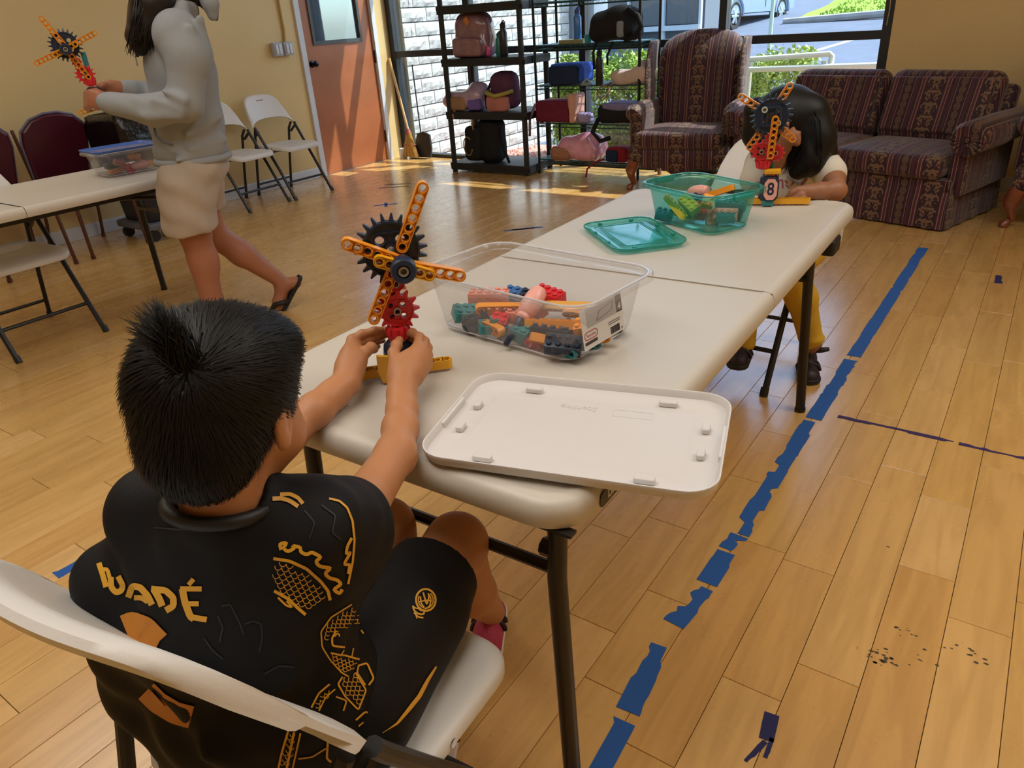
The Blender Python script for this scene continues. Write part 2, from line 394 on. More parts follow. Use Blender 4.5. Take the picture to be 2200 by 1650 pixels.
# door in the left wall
WOOD=M('door_veneer','a2603c',.35,.5,var=(3,.16),bump=(25,.02))
dr=struct('door_1',MB().box(-6.03,5.145,.005,-5.985,6.075,1.225).box(-6.03,5.145,1.225,-5.985,5.29,2.1).box(-6.03,5.91,1.225,-5.985,6.075,2.1).box(-6.03,5.29,1.95,-5.985,5.91,2.1),WOOD)
struct('door_frame',MB().box(-5.99,5.085,0,-5.95,5.145,2.15).box(-5.99,6.078,0,-5.95,6.13,2.15).box(-5.99,5.145,2.1,-5.95,6.078,2.15),TRIM,dr)
struct('pane_frame',MB().prism([(5.27,1.205),(5.93,1.205),(5.93,1.97),(5.27,1.97)],-5.985,-5.972,[[(5.3,1.24),(5.9,1.24),(5.9,1.94),(5.3,1.94)]],Matrix(((0,0,1,0),(1,0,0,0),(0,1,0,0),(0,0,0,1)))),M('grey_frame','3c4148',.4),dr)
m=M('mirror_glass','8fa8c0',.03,.5,metal=.75); struct('pane',MB().box(-6.012,5.29,1.225,-6.0,5.91,1.96),m,dr)
for z in (.25,1.05,1.85): struct('hinge',MB().tube([(-5.975,6.076,z-.06),(-5.975,6.076,z+.06)],.009,8),DARK,dr)
Mx=Matrix.Translation((-5.985,5.215,1.045))@Matrix.Rotation(PI/2,4,'Y')
struct('knob',MB().lathe([(.0,0),(.032,0),(.032,.006),(.012,.01),(.011,.035),(.026,.045),(.03,.058),(.024,.07),(0,.074)],20,Mx),M('black_chrome','2a2c34',.2,metal=.9),dr)
# electric boxes with conduit
eb=thing('outlet_box','grey double outlet box with conduit on yellow wall by the door','outlet box',(-5.965,4.87,1.19))
mk('conduit',MB().tube([(-5.958,4.915,1.26),(-5.958,4.93,1.35),(-5.955,4.925,1.6),(-5.955,4.925,3.4)],.011,8),M('conduit_paint','b79a5a',.5),eb,world=True)
for y in (4.795,4.915):
    Rm=Matrix.Translation((-5.965,y,1.2))@Matrix.Rotation(PI/2,4,'Y')
    b_=mk('box',MB().rbox(.115,.1,0,.05,.008,.006,mat=Rm),M('grey_box','a9aeb8',.5),eb,world=True)
    mk('cover',MB().rbox(.085,.03,.05,.057,.012,.003,mat=Rm@Matrix.Translation((0,-.018,0))),M('box_cover','ced6e4',.4),b_,world=True)
    mk('cover',MB().rbox(.085,.03,.05,.057,.012,.003,mat=Rm@Matrix.Translation((0,.02,0))),M('box_cover','ced6e4',.4),b_,world=True)
# ================================================================ outside
BR=M('split_block','b9bebf',.9,.2,bump=(50,.6),var=(8,.08))
bw=thing('block_wall','white split faced block wall running away outside the window','wall',(-5.9,6.45,-.35))
mk('mortar',MB().box(-6.2,6.47,-.35,-5.925,9.95,3.6),M('mortar','8d9294',.9),bw,0,world=True)
bh=.142; bl=.41; var=[]
def block_mb(L_,sd):
    rg=random.Random(sd); V=[];F=[]; nx,nz=7,3
    for j in range(nz+1):
        for i in range(nx+1):
            e=i in(0,nx) or j in(0,nz)
            V.append((.008 if e else .012+rg.random()*.018,i/nx*L_+(0 if e else rg.uniform(-.015,.015)),j/nz*(bh-.012)+(0 if e else rg.uniform(-.01,.01))))
    for j in range(nz):
        for i in range(nx):
            a=j*(nx+1)+i; F.append((a,a+1,a+nx+2,a+nx+1))
    n=len(V); V+=[(-.03,0,0),(-.03,L_,0),(-.03,L_,bh-.012),(-.03,0,bh-.012)]
    F+=[tuple([n,n+1]+list(range(nx,-1,-1))),tuple([n+2,n+3]+list(range(nz*(nx+1),nz*(nx+1)+nx+1)))]
    F+=[tuple([n+1,n+2]+[nx+(nx+1)*j for j in range(nz,-1,-1)]),tuple([n+3,n]+[(nx+1)*j for j in range(nz+1)])]
    return MB().add(V,F)
bc={}; cntb=0; hi=MB()
for r in range(28):
    y=6.47-(r%2)*bl/2
    while y<9.95:
        a,b=max(y,6.47),min(y+bl-.012,9.95); y+=bl
        if b-a<.03: continue
        z=-.35+r*bh; key=(round(b-a,3),random.randrange(5))
        if cntb<250:
            if key not in bc: o=mk('brick',block_mb(b-a,hash(key)%999),BR,bw,0); bc[key]=o.data
            else: o=bpy.data.objects.new('brick',bc[key]); COL.objects.link(o); o.parent=bw
            o.location=(.0,a-6.45,z+.35); cntb+=1
        else: q=block_mb(b-a,r); q.xf(Matrix.Translation((-5.9,a,z))); hi.add(q.v,q.f)
mk('upper_bricks',hi,BR,bw,0,world=True,kind='stuff')
tag(mk('pillar',MB().rbox(.42,.42,-.4,3.6,.02,.01,n=2,mat=Matrix.Translation((-5.72,10.2,0))),M('pillar_paint','8492a2',.7)),'grey painted pillar at the end of the block wall','pillar')
# ground
def quad(name,P,mat,kind='structure',lab=None):
    return mk(name,MB().add(P,[(0,1,2,3)]),mat,None,0,kind=kind)
quad('ground',[(-9,6.46,-.14),(3,6.46,-.14),(3,9.0,-.3),(-9,9.0,-.3)],M('soil','b08a80',.95,bump=(40,.5),var=(25,.3)))
ASP=M('asphalt','5d697e',.85,.3,bump=(120,.2),var=(2,.12))
quad('ground',[(-40,9,-.3),(14,9,-.3),(14,26,.89),(-40,26,.89)],ASP)
quad('ground',[(-40,26,.89),(14,26,.89),(20,90,2.6),(-60,90,2.6)],ASP)
mb=MB(); 
for i in range(1500):
    x,y=random.uniform(-5.85,-1.2),random.uniform(6.5,8.9); z=-.14-(y-6.46)*.063; s=random.uniform(.012,.035); a=random.random()*6
    mb.add([(x+s*math.cos(a),y+s*math.sin(a),z),(x+s*math.cos(a+2.1),y+s*math.sin(a+2.1),z),(x+s*math.cos(a+4.2),y+s*math.sin(a+4.2),z),(x,y,z+s*.7)],[(0,1,3),(1,2,3),(2,0,3)])
tag(mk('mulch',mb,M('lava_rock','b98478',.95,var=(30,.35)),None,0,kind='stuff'),'red lava rock mulch on the bed outside the window','mulch')
LEAF=M('leaf','8fae4c',.55,.4,var=(14,.45)); LEAF2=M('leaf_pale','a6bd62',.55,.4,var=(14,.4))
def shrub(name,label,lo,hi,n,mat,seed,group=None):
    rg=np.random.default_rng(seed); c=[(lo[i]+hi[i])/2 for i in range(3)]; h=[(hi[i]-lo[i])/2 for i in range(3)]
    t=thing(name,label,'shrub',(c[0],c[1],lo[2]),0,group); mb=MB()
    for i in range(n):
        d=rg.normal(size=3); d/=np.linalg.norm(d); d=np.sign(d)*np.abs(d)**.62; rr=rg.uniform(.72,1.0)
        p=np.array([c[j]+h[j]*d[j]*rr*(1+.1*math.sin(5*d[0]+7*d[1]+seed)) for j in range(3)])
        u=rg.normal(size=3); u/=np.linalg.norm(u); v=np.cross(u,rg.normal(size=3)); v/=np.linalg.norm(v)+1e-9; s=rg.uniform(.018,.036)
        mb.add([p-u*s,p+v*s*.5,p+u*s,p-v*s*.5],[(0,1,2),(0,2,3)])
    mk('foliage',mb,mat,t,0,world=True,kind='stuff')
    mb=MB()
    for i in range(7):
        a=i*.9; mb.tube([(c[0]+.1*math.cos(a),c[1]+.1*math.sin(a),lo[2]-.1),(c[0]+h[0]*.6*math.cos(a),c[1]+h[1]*.6*math.sin(a),c[2]+.1)],[.014,.005],5)
    mk('stems',mb,M('twig','5c4a33',.9),t,30,world=True); return t
shrub('shrub','large light green clipped shrub behind the wire shelving',(-5.05,7.65,-.25),(-3.68,8.75,.90),15000,LEAF,1)
shrub('shrub','light green shrub just right of the wire shelving outside',(-3.62,7.5,-.25),(-2.75,8.3,.80),9000,LEAF,2)
shrub('shrub','round yellow green shrub behind the white handrail','' or (-2.9,8.6,-.25),(-2.15,9.3,.83),7000,LEAF2,3)
shrub('shrub','long low hedge top below the parked pickup truck',(-5.2,9.7,-.3),(-3.2,10.6,.80),11000,LEAF,4)
RAILM=M('rail_white','c4ccc6',.5)
hr=thing('handrail','white painted pipe handrail outside behind the sofa','railing',(-2.2,8.5,-.3))
mk('top_rail',MB().tube([(-3.9,8.5,.725),(-1.97,8.5,.80),(-1.95,8.5,.785),(-1.95,8.5,-.3)],.028,10),RAILM,hr,world=True)
mk('lower_rail',MB().tube([(-3.9,8.45,.655),(-.4,8.45,.70)],.03,10),RAILM,hr,world=True)
for x in (-2.78,-3.72,-2.02): mk('post',MB().tube([(x,8.5,-.32),(x,8.5,.74)],.025,10),RAILM,hr,world=True)
sp=thing('sign_post','thin pale green metal post at the parking lot edge','post',(-3.7,12.0,-.1))
mk('pole',MB().tube([(-3.66,12,-.15),(-3.66,12,2.6)],.03,8),M('post_paint','b8cfc0',.5),sp,world=True)
mk('sign_plate',MB().rbox(.32,.015,2.1,2.55,.03,.003,n=3,mat=Matrix.Translation((-3.66,11.96,0))),TRIM,sp,world=True)
for i,(a,b) in enumerate((((-4.45,17.6),(-4.05,19.3)),)):
    z=lambda y:-.3+.07*(y-9)+.006
    tag(mk('parking_line',MB().add([(a[0],a[1],z(a[1])),(a[0]+.14,a[1],z(a[1])),(b[0]+.14,b[1],z(b[1])),(b[0],b[1],z(b[1])),(a[0],a[1],z(a[1])-.01),(a[0]+.14,a[1],z(a[1])-.01),(b[0]+.14,b[1],z(b[1])-.01),(b[0],b[1],z(b[1])-.01)],[(0,1,2,3),(0,4,5,1),(1,5,6,2),(2,6,7,3),(3,7,4,0)]),M('line_paint','c2c8cc',.7),None,0),
        ['white parking line on the asphalt seen over the handrail','white parking line on the asphalt beside the pickup truck'][i],'parking line')
# far lawn with curb
GR=M('lawn_green','86a442',.9,.2,var=(3,.2),bump=(90,.6))
lw=thing('lawn','bright green sloping lawn with curb across the parking lot','lawn',(-3,24,.7))
def lawnz(x,y): return .72+.085*(y-23.5)+.05*(x+6)
V=[];F=[];n=24
for j in range(n+1):
    for i in range(n+1):
        x=-6.6+ (i/n)*11 - (j/n)*1.5; y=23.4+j/n*26+ .6*math.sin(i*.2); V.append((x,y,lawnz(x,y)+.05*math.sin(i*1.7+j)))
for j in range(n):
    for i in range(n): a=j*(n+1)+i; F.append((a,a+1,a+n+2,a+n+1))
mk('turf',MB().add(V,F),GR,lw,60,world=True)
mb=MB().tube([(-6.75,23.25,.74),(-3,23.3,.86),(4.6,23.2,1.25)],.1,8); mk('curb',mb,M('concrete','9a9a96',.9,var=(3,.15)),lw,world=True)
mb=MB()
for i in range(7000):
    x,y=random.uniform(-6.2,3),23.4+26*random.random()**2; z=lawnz(x,y); s=random.uniform(.04,.1)
    mb.add([(x-s*.3,y,z),(x+s*.3,y,z),(x+random.uniform(-s,s),y,z+s)],[(0,1,2)])
mk('grass',mb,GR,lw,0,world=True,kind='stuff')
# neighbouring shop front
fb=thing('shop_building','grey shop front with dark glazing across the walkway','building',(-9,16.5,-.2))
mk('wall',MB().box(-12.5,16.6,-.4,-6.6,18.5,.62).box(-12.5,16.6,2.9,-6.6,18.5,3.6).box(-12.5,16.9,.62,-6.6,18.5,2.9),M('shop_wall','68727e',.8),fb,0,world=True)
mk('ledge',MB().box(-12.5,16.45,.86,-6.55,16.62,.96),M('shop_white','bcc4ca',.6),fb,0,world=True)
GD=M('shop_glass','47545e',.08,.6)
for i in range(7):
    x=-12.4+i*.84; mk('window',MB().box(x,16.58,.98,x+.78,16.66,2.9),GD,fb,0,world=True); mk('mullion',MB().box(x+.775,16.5,.62,x+.825,16.6,2.9),M('shop_white','bcc4ca',.6),fb,0,world=True)
# cars
def car(name,label,cat,loc,rz,col,truck=False,s=1.0):
    t=thing(name,label,cat,loc,rz); P=M('paint_'+col,col,.25,.5,coat=.6); G=M('car_glass','26323c',.06,.6); T=M('tyre','17181a',.7)
    W=.92
    if truck: prof=[(-2.6,.5),(-2.62,1.05),(-2.55,1.12),(-.55,1.12),(-.5,1.13),(1.15,1.13),(2.35,1.02),(2.58,.85),(2.6,.45),(2.0,.4),(-2.2,.42)]
    else: prof=[(-2.2,.45),(-2.25,.75),(-2.1,.92),(-1.5,.97),(.9,.95),(1.9,.82),(2.2,.65),(2.2,.35),(1.8,.3),(-1.8,.32)]
    def body(prof,w0,ins):
        R=[[(x,y*w0,z) for x,z in prof] for y in (-1,-.9,.9,1)]
        for k in (0,3): R[k]=[(x*(1-.01),(-1 if k==0 else 1)*(w0-ins*0-.0),(z-.75)*.93+.75) for x,z in prof]
        return R
    R=body(prof,W,0); 
    mk('body',MB().loft([[p for p in r] for r in R][::-1]),P,t,40)
    cab=[(-.55,1.1),(-.35,1.72),(-.2,1.78),(.75,1.76),(.9,1.7),(1.55,1.1)] if truck else [(-1.9,.93),(-1.1,1.4),(-.9,1.44),(.2,1.42),(.35,1.38),(1.15,.92)]
    cb=mk('cabin',MB().loft([[(x,y*(W-.06-(.16 if z>1.3 else 0)),z) for x,z in cab] for y in (1,-1)]),P,t,30)
    if truck: # camper shell
        cs=mk('camper_shell',MB().loft([[(x,y*(W-.05-(.14 if z>1.5 else 0)),z) for x,z in [(-2.5,1.11),(-2.25,1.72),(-.52,1.74),(-.5,1.11)]] for y in (1,-1)]),P,t,30)
        mk('rear_glass',MB().loft([[(-2.515,y,1.18) for y in (.78,-.78)]+[(-2.3,y,1.66) for y in (-.66,.66)],[(-2.49,y,1.18) for y in (.78,-.78)]+[(-2.28,y,1.66) for y in (-.66,.66)]]),G,cs,0)
        for sgn in (1,-1):
            mk('side_glass',MB().add([(-2.1,sgn*.86,1.22),(-.65,sgn*.86,1.22),(-.7,sgn*.76,1.62),(-2.0,sgn*.76,1.62)],[(0,1,2,3) if sgn<0 else (3,2,1,0)]),G,cs,0)
        mk('tailgate',MB().rbox(.03,1.5,.6,1.08,.004,.02,n=2,mat=Matrix.Translation((-2.62,0,0))),P,t)
        mk('tailgate_handle',MB().rbox(.02,.24,.93,1.0,.003,.005,n=2,mat=Matrix.Translation((-2.64,0,0))),DARK,t)
        mk('bumper',MB().rbox(.18,1.8,.38,.56,.03,.03,n=3,mat=Matrix.Translation((-2.66,0,0))),M('bumper_grey','8a98ae',.4),t)
        for sgn in (1,-1): mk('tail_lamp',MB().rbox(.03,.13,.68,1.06,.01,.01,n=2,mat=Matrix.Translation((-2.615,sgn*.84,0))),M('lamp_red','b03030',.25),t)
    for sgn in (1,-1):
        if truck: q=[[(-.28,1.2),(.35,1.2),(.35,1.64),(-.15,1.64)],[(.42,1.2),(1.35,1.2),(.88,1.62),(.42,1.64)]]
        else: q=[[(-1.6,.98),(-.5,.98),(-.5,1.36),(-1.05,1.36)],[(-.42,.98),(.95,.98),(.3,1.34),(-.42,1.36)]]
        for poly in q: mk('side_window',MB().add([(x,sgn*(W-.045-(z-1.1)*.24 if truck else W-.04-(z-.95)*.3),z) for x,z in poly],[(0,1,2,3) if sgn<0 else (3,2,1,0)]),G,cb,0)
        if truck:
            for xx in (.38,1.4): mk('door_line',MB().tube([(xx,sgn*.925,.55),(xx,sgn*.925,1.1)],.008,4),DARK,t)
            mk('door_handle',MB().rbox(.14,.03,.98,1.02,.01,.006,mat=Matrix.Translation((.55,sgn*.93,0))),DARK,t)
        for xx in ((1.62,-1.6) if truck else (1.35,-1.3)):
            r=.38 if truck else .33; Rm=Matrix.Translation((xx,sgn*.8,r))@Matrix.Rotation(PI/2*sgn,4,'X')
            wl=mk('wheel',MB().lathe([(0,-.1),(r*.6,-.1),(r*.93,-.12),(r,-.08),(r,.1),(r*.93,.135),(r*.62,.11),(r*.58,.06),(0,.05)],24,Rm@Matrix.Rotation(PI,4,'X')),T,t)
            hb=MB()
            for k in range(6):
                a=k*PI/3; hb.tube([(0,0,-.105),(r*.56*math.cos(a),r*.56*math.sin(a),-.1)],[.05,.035],6)
            hb.xf(Rm); mk('rim',hb,M('alloy','c9d2dc',.3,metal=.8),wl)
            mk('wheel_arch',MB().tube([(xx+(r+.1)*math.cos(a),sgn*.925,r+(r+.1)*math.sin(a)) for a in [PI*k/10 for k in range(11)]],.045,6),P,t)
    return t
p=on_depth(1573,67,20.7); hd=math.radians(84); c_,s_=math.cos(hd),math.sin(hd)
lx,ly=-1.6,-.86; car('pickup_truck','silver grey pickup truck with camper shell parked across the lot','truck',(p[0]-(lx*c_-ly*s_),p[1]-(lx*s_+ly*c_),p[2]),hd,'8394b4',True)
p=on_depth(1700,26,38); car('car','dark blue car parked behind the lawn beside the pickup','car',(p[0]-.5,p[1],p[2]),math.radians(30),'2c4a8c')
p=on_depth(1775,22,46); car('car','pale silver car far off above the lawn slope','car',tuple(p),math.radians(20),'b9c6d8')
p=on_depth(1830,12,56); car('car','white car farthest right above the lawn','car',tuple(p),math.radians(10),'e6eaee')
p=on_depth(1755,24,43); 
# ================================================================ furniture
def local(th,x,y):
    c,s=math.cos(th),math.sin(th); return Matrix(((c,-s,0,x),(s,c,0,y),(0,0,1,0),(0,0,0,1)))
TBL=M('table_top','cac3b7',.42,.45,bump=(300,.04),var=(1.2,.03)); SEAM=M('seam_dark','4a4238',.7); GM=M('gunmetal','2b2723',.35,.5,metal=.3)
def folding_table(name,label,x,y,th,L_=1.87,W_=.77,group=None):
    """origin = centre of the top, long axis = local y"""
    t=thing(name,label,'table',(x,y,0),th,group); h=.737; hl=L_/2
    for s in (1,-1):
        mb=MB(); prof=[(.012,.688),(.004,.69),(0,.70),(0,.715),(.004,.727),(.012,.733),(.022,.735),(.030,.7335),(.036,.7325)]
        def ring(ins,z):
            w,l,r=W_/2-ins,hl-ins,max(.075-ins,.01); P=[]
            P.append((w,.0015,z)); 
            for i in range(9): a=PI/2*i/8; P.append((w-r+r*math.cos(a),l-r+r*math.sin(a),z))
            for i in range(9): a=PI/2+PI/2*i/8; P.append((-w+r+r*math.cos(a),l-r+r*math.sin(a),z))
            P.append((-w,.0015,z))
            if s<0: P=[(p[0],-p[1],p[2]) for p in P][::-1]
            return P
        mb.loft([ring(i,z) for i,z in prof]); mk('top_half',mb,TBL,t,40)
    mk('seam',MB().box(-W_/2+.006,-.0014,.69,W_/2-.006,.0014,.7315),SEAM,t,0)
    mk('apron_frame',MB().box(-W_/2+.1,-hl+.06,.655,-W_/2+.13,hl-.06,.688).box(W_/2-.13,-hl+.06,.655,W_/2-.1,hl-.06,.688).box(-W_/2+.012,-hl+.013,.683,W_/2-.012,-hl+.03,.688),M('frame_dark','181614',.5),t)
    for s in (1,-1):
        yy=s*(hl-.13)
        for q in (1,-1):
            lg=mk('leg',MB().tube([(q*(W_/2-.1),yy,.69),(q*(W_/2-.1),yy+s*.015,.5),(q*(W_/2-.075),yy+s*.03,0.012)],.0165,12).tube([(q*(W_/2-.075),yy+s*.03,.014),(q*(W_/2-.075),yy+s*.03,0.0)],.019,12),GM,t,40)
        mk('leg_brace',MB().tube([(-(W_/2-.1),yy,.5),(W_/2-.1,yy,.5)],.011,8),GM,t)
        mk('folding_brace',MB().tube([(.12,yy-s*.42,.665),(W_/2-.125,yy-s*.12,.62),(W_/2-.115,yy+s*.005,.545)],.0105,8).tube([(W_/2-.105,yy+s*.01,.55),(W_/2-.128,yy+s*.01,.55)],.016,8),GM,t)
    return t
TH=math.radians(1.2)
# near table: near edge y=.655, far edge y=2.53
c_,s_=math.cos(TH),math.sin(TH); cx=-.405-.385-s_*.935; cy=.655+.935
tb=folding_table('folding_table','long cream folding table with the toy bins and windmills on it',cx,cy,TH)
# handle notches under the long side with dark clamps
for y in (-.52,.72):
    mk('handle_clamp',MB().rbox(.04,.09,.645,.69,.012,.006,mat=Matrix.Translation((.37,y-.07,0))),DARK,tb)
    mk('handle_tab',MB().rbox(.02,.035,.655,.70,.008,.006,mat=Matrix.Translation((.376,y,0))),TBL,tb)
# maker's plate on the long side by the near corner
lg=mk('name_plate',MB().rbox(.12,.026,0,.0015,.012,.0005,n=4,mat=Matrix.Translation((.3852,-.80,.709))@Matrix.Rotation(PI/2,4,'Z')@Matrix.Rotation(PI/2,4,'X')),M('plate_black','1a1718',.4),tb)
V,F=text_mesh('LIFETIME',.019,True); m_=Matrix.Translation((.387,-.80,.709))@Matrix.Rotation(PI/2,4,'Z')@Matrix.Rotation(PI/2,4,'X')
mb=MB().add([m_@Vector(v) for v in V],F); mk('lettering',mb,M('print_white','e8e4dc',.5),lg,0)
V,F=text_mesh('LIFETIME',.03); m_=Matrix.Translation((-.17,-.855,.7338)); mk('embossed_mark',MB().add([m_@Vector(v) for v in V],F),TBL,tb,0)
folding_table('folding_table','cream folding table at the left, behind the walking person',-3.865,1.35,0,1.87,.72)
def folding_chair(name,label,x,y,th,group=None,sdx=0,bz=0):
    """faces local +y ; white plastic seat and curved back on a black tube frame"""
    t=thing(name,label,'chair',(x,y,0),th,group)
    for q in (1,-1):
        mk('front_leg',MB().tube([(q*.215,.245,.0),(q*.212,.10,.25),(q*.216,-.10,.57),(q*.218,-.115,.598)],.0125,10).tube([(q*.215,.25,.0),(q*.215,.237,.03)],.016,10),BLK,t)
        mk('rear_leg',MB().tube([(q*.19,-.30,.0),(q*.19,-.245,.25),(q*.19,-.17,.55),(q*.2,-.14,.60)],.0115,10).tube([(q*.19,-.3,.0),(q*.19,-.295,.03)],.015,10),BLK,t)
        mk('hinge_plate',MB().tube([(q*.203,-.10,.57),(q*.203,-.165,.52)],.011,6),BLK,t)
        mk('seat_bolt',MB().tube([(q*.203+sdx,.03,.428),(q*.19+sdx,.03,.428)],.007,10),CHROME,t)
    mk('front_stretcher',MB().tube([(-.214,.16,.145),(.214,.16,.145)],.0095,8),BLK,t)
    for y,z in ((-.28,.1),(-.22,.36)): mk('rear_stretcher',MB().tube([(-.19,y,z),(.19,y,z)],.009,8),BLK,t)
    # seat : rounded pan, a little dished
    def seat_ring(ins,z,dip=0):
        P=[]
        for px,py in rrect(.40-2*ins,.42-2*ins,.075-ins*.8,7):
            wv=1+.03*math.sin(py*7); P.append((px*wv+sdx,py+.01,z-dip*(1-(px/.2)**2)-.018*(max(0,py-.12)/.09)**2))
        return P
    mk('seat',MB().loft([seat_ring(.012,.412),seat_ring(0,.42),seat_ring(0,.436),seat_ring(.006,.443),seat_ring(.018,.446),seat_ring(.03,.4455,.002),seat_ring(.06,.445,.006),seat_ring(.12,.444,.012)]),WHITEP,t,50)
    # back : bowed band with a hand slot, thick rounded top rim
    N_=28; R=[]
    prof=[(-bz,-.012),(.004-bz,-.018),(.022-bz,-.018),(.034-bz,-.006),(.155,-.006),(.168,-.017),(.184,-.020),(.196,-.015),(.201,-.005),(.196,.005),(.184,.009),(.165,.007),(.10,.005),(.02-bz,.007),(.004-bz,.006)]
    for i in range(N_+1):
        u=-1+2*i/N_; x=u*(.216 if bz else .230); bow=-.05*(1-abs(u)**2.2); ht=1.0-.58*abs(u)**9; drop=.03*(u*u) 
        low=.012*(1-u*u)-.035*abs(u)**7
        R.append([(x*(1-.10*zz/.2),-.135+bow+yy*(1.0 if abs(u)<.97 else .8)-.58*(zz*ht),.648+low+bz+ (zz*ht)*.96-drop*.6) for zz,yy in prof])
    mb=MB(); mb.loft(R); bk=mk('backrest',mb,WHITEP,t,50)
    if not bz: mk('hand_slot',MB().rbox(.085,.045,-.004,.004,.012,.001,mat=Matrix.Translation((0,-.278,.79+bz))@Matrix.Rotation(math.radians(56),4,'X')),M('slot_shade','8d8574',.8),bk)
    return t
folding_chair('folding_chair','white folding chair the seated boy is on',-.708,.434,math.radians(5),None,.01,.035)
fc=folding_chair('folding_chair','white folding chair at the far end of the long table behind the girl',-.87,2.74,math.radians(178))
dup(fc,(-5.60,3.93,0),math.radians(-88),'white folding chair against the yellow wall, half behind the walking person','folding chairs along the yellow wall' )
dup(fc,(-5.58,4.42,0),math.radians(-90),'white folding chair against the yellow wall, nearest the wooden door','folding chairs along the yellow wall')
dup(fc,(-4.05,1.42,0),math.radians(-90),'white folding chair tucked under the left table from the wall side')
# burgundy stacking chairs along the left wall
BUR=M('burgundy_vinyl','4a1426',.35,.5,bump=(60,.05)); BRN=M('brown_steel','5a3424',.35,.5,metal=.5); PIPE=M('grey_piping','6f6a80',.35)
def stack_chair(label,x,y,th):
    t=thing('stacking_chair',label,'chair',(x,y,0),th,'burgundy chairs along the yellow wall')
    def out(w0,w1,h,ins=0): return [(-w0/2+ins,ins),(w0/2-ins,ins),(w1/2-ins,h*.62),(w1/2-.01-ins,h*.8),(w1/2-.08,h*.94-ins*.5),(0.05,h-ins),(-.05,h-ins),(-w1/2+.08,h*.94-ins*.5),(-w1/2+.01+ins,h*.8),(-w1/2+ins,h*.62)]
    B=Matrix.Translation((0,-.19,.47))@Matrix.Rotation(math.radians(78),4,'X')
    R=[[B@Vector((a,b,z)) for a,b in out(.38,.45,.47,i)] for i,z in ((.012,-.012),(0,-.004),(0,.02),(.012,.034),(.05,.044),(.09,.047))]
    bk=mk('backrest',MB().loft(R),BUR,t,30); mk('piping',MB().tube([B@Vector((a,b,.012)) for a,b in out(.395,.465,.478)],.008,8,closed=True),PIPE,bk)
    mk('seat',MB().rbox(.43,.42,.42,.485,.07,.025,mat=Matrix.Translation((0,.03,0))),BUR,t,40)
    for q in (1,-1):
        mk('front_leg',MB().tube([(q*.19,.2,.42),(q*.205,.225,.36),(q*.215,.255,.0)],.012,8).tube([(q*.215,.255,0),(q*.215,.253,.025)],.016,8),BRN,t)
        mk('rear_leg',MB().tube([(q*.2,-.27,.85),(q*.2,-.2,.46),(q*.2,-.24,.2),(q*.21,-.30,.0)],.012,8).tube([(q*.21,-.3,0),(q*.21,-.298,.025)],.016,8),BRN,t)
    mk('frame_rail',MB().tube([(-.19,.2,.415),(.19,.2,.415)],.011,8).tube([(-.2,-.2,.41),(.2,-.2,.41)],.011,8),BRN,t); return t
stack_chair('burgundy padded stacking chair beside the black trash bin',-5.56,2.55,math.radians(-86))
stack_chair('burgundy padded stacking chair cut by the left edge of the frame',-5.55,2.02,math.radians(-90))
# trash bin
tbn=thing('trash_bin','black wheeled trash bin with a black bag over its rim','trash bin',(-5.47,2.98,0))
mk('bin_body',MB().rbox(.46,.40,.13,.86,.05,.02,taper=.045),M('bin_black','202124',.5,bump=(80,.05)),tbn)
BAG=M('bag_black','0e0e10',.22,.6,bump=(22,.9))
R=[]
for z,o in ((.60,.016),(.64,.03),(.70,.022),(.78,.026),(.84,.02),(.885,.012),(.89,-.01),(.85,-.03)):
    R.append([(x+random.uniform(-.008,.008),y+random.uniform(-.008,.008),z+random.uniform(-.008,.008)+(.01*math.sin(x*40+y*30))) for x,y in rrect(.46+2*o,.40+2*o,.06,7)])
mk('bag',MB().loft(R,False,False),BAG,tbn,60)
mb=MB()
for i in range(9): a=i*.7; mb.tube([(.02+.03*math.cos(a),-.235,.6+.03*math.sin(a)),(.02+.06*math.cos(a),-.28-.02*math.sin(i*3),.56+.09*math.sin(a)),(.02+.1*math.cos(a),-.26,.53+.11*math.sin(a))],[.012,.03,.012],6)
mk('bag_knot',mb,BAG,tbn,60)
mk('dolly',MB().rbox(.48,.42,.09,.135,.05,.01),M('dolly_grey','5c6068',.5),tbn)
for x in (-.18,.18):
    for y in (-.15,.15): mk('caster',MB().tube([(x-.014,y,.042),(x+.014,y,.042)],.042,14).tube([(x,y,.05),(x,y+.01,.1)],.012,6),M('caster_black','1c1c20',.4),tbn)
# plastic shelf
SH=M('shelf_plastic','181c22',.5,bump=(90,.05))
ps=thing('plastic_shelf','black plastic five tier shelf holding backpacks by the window','shelf',(-4.325,5.95,0),math.radians(2))
for x in (-.42,.42):
    for y in (-.21,.21): mk('post',MB().tube([(x,y,0),(x,y,1.9)],.026,10),SH,ps)
for z in (.055,.525,.985,1.42,1.86):
    mk('shelf_board',MB().rbox(.92,.48,z,z+.035,.02,.006).box(-.44,-.24,z-.03,.44,-.225,z+.005).box(-.44,.225,z-.03,.44,.24,z+.005).box(-.46,-.22,z-.03,-.445,.22,z+.005).box(.445,-.22,z-.03,.46,.22,z+.005),SH,ps)
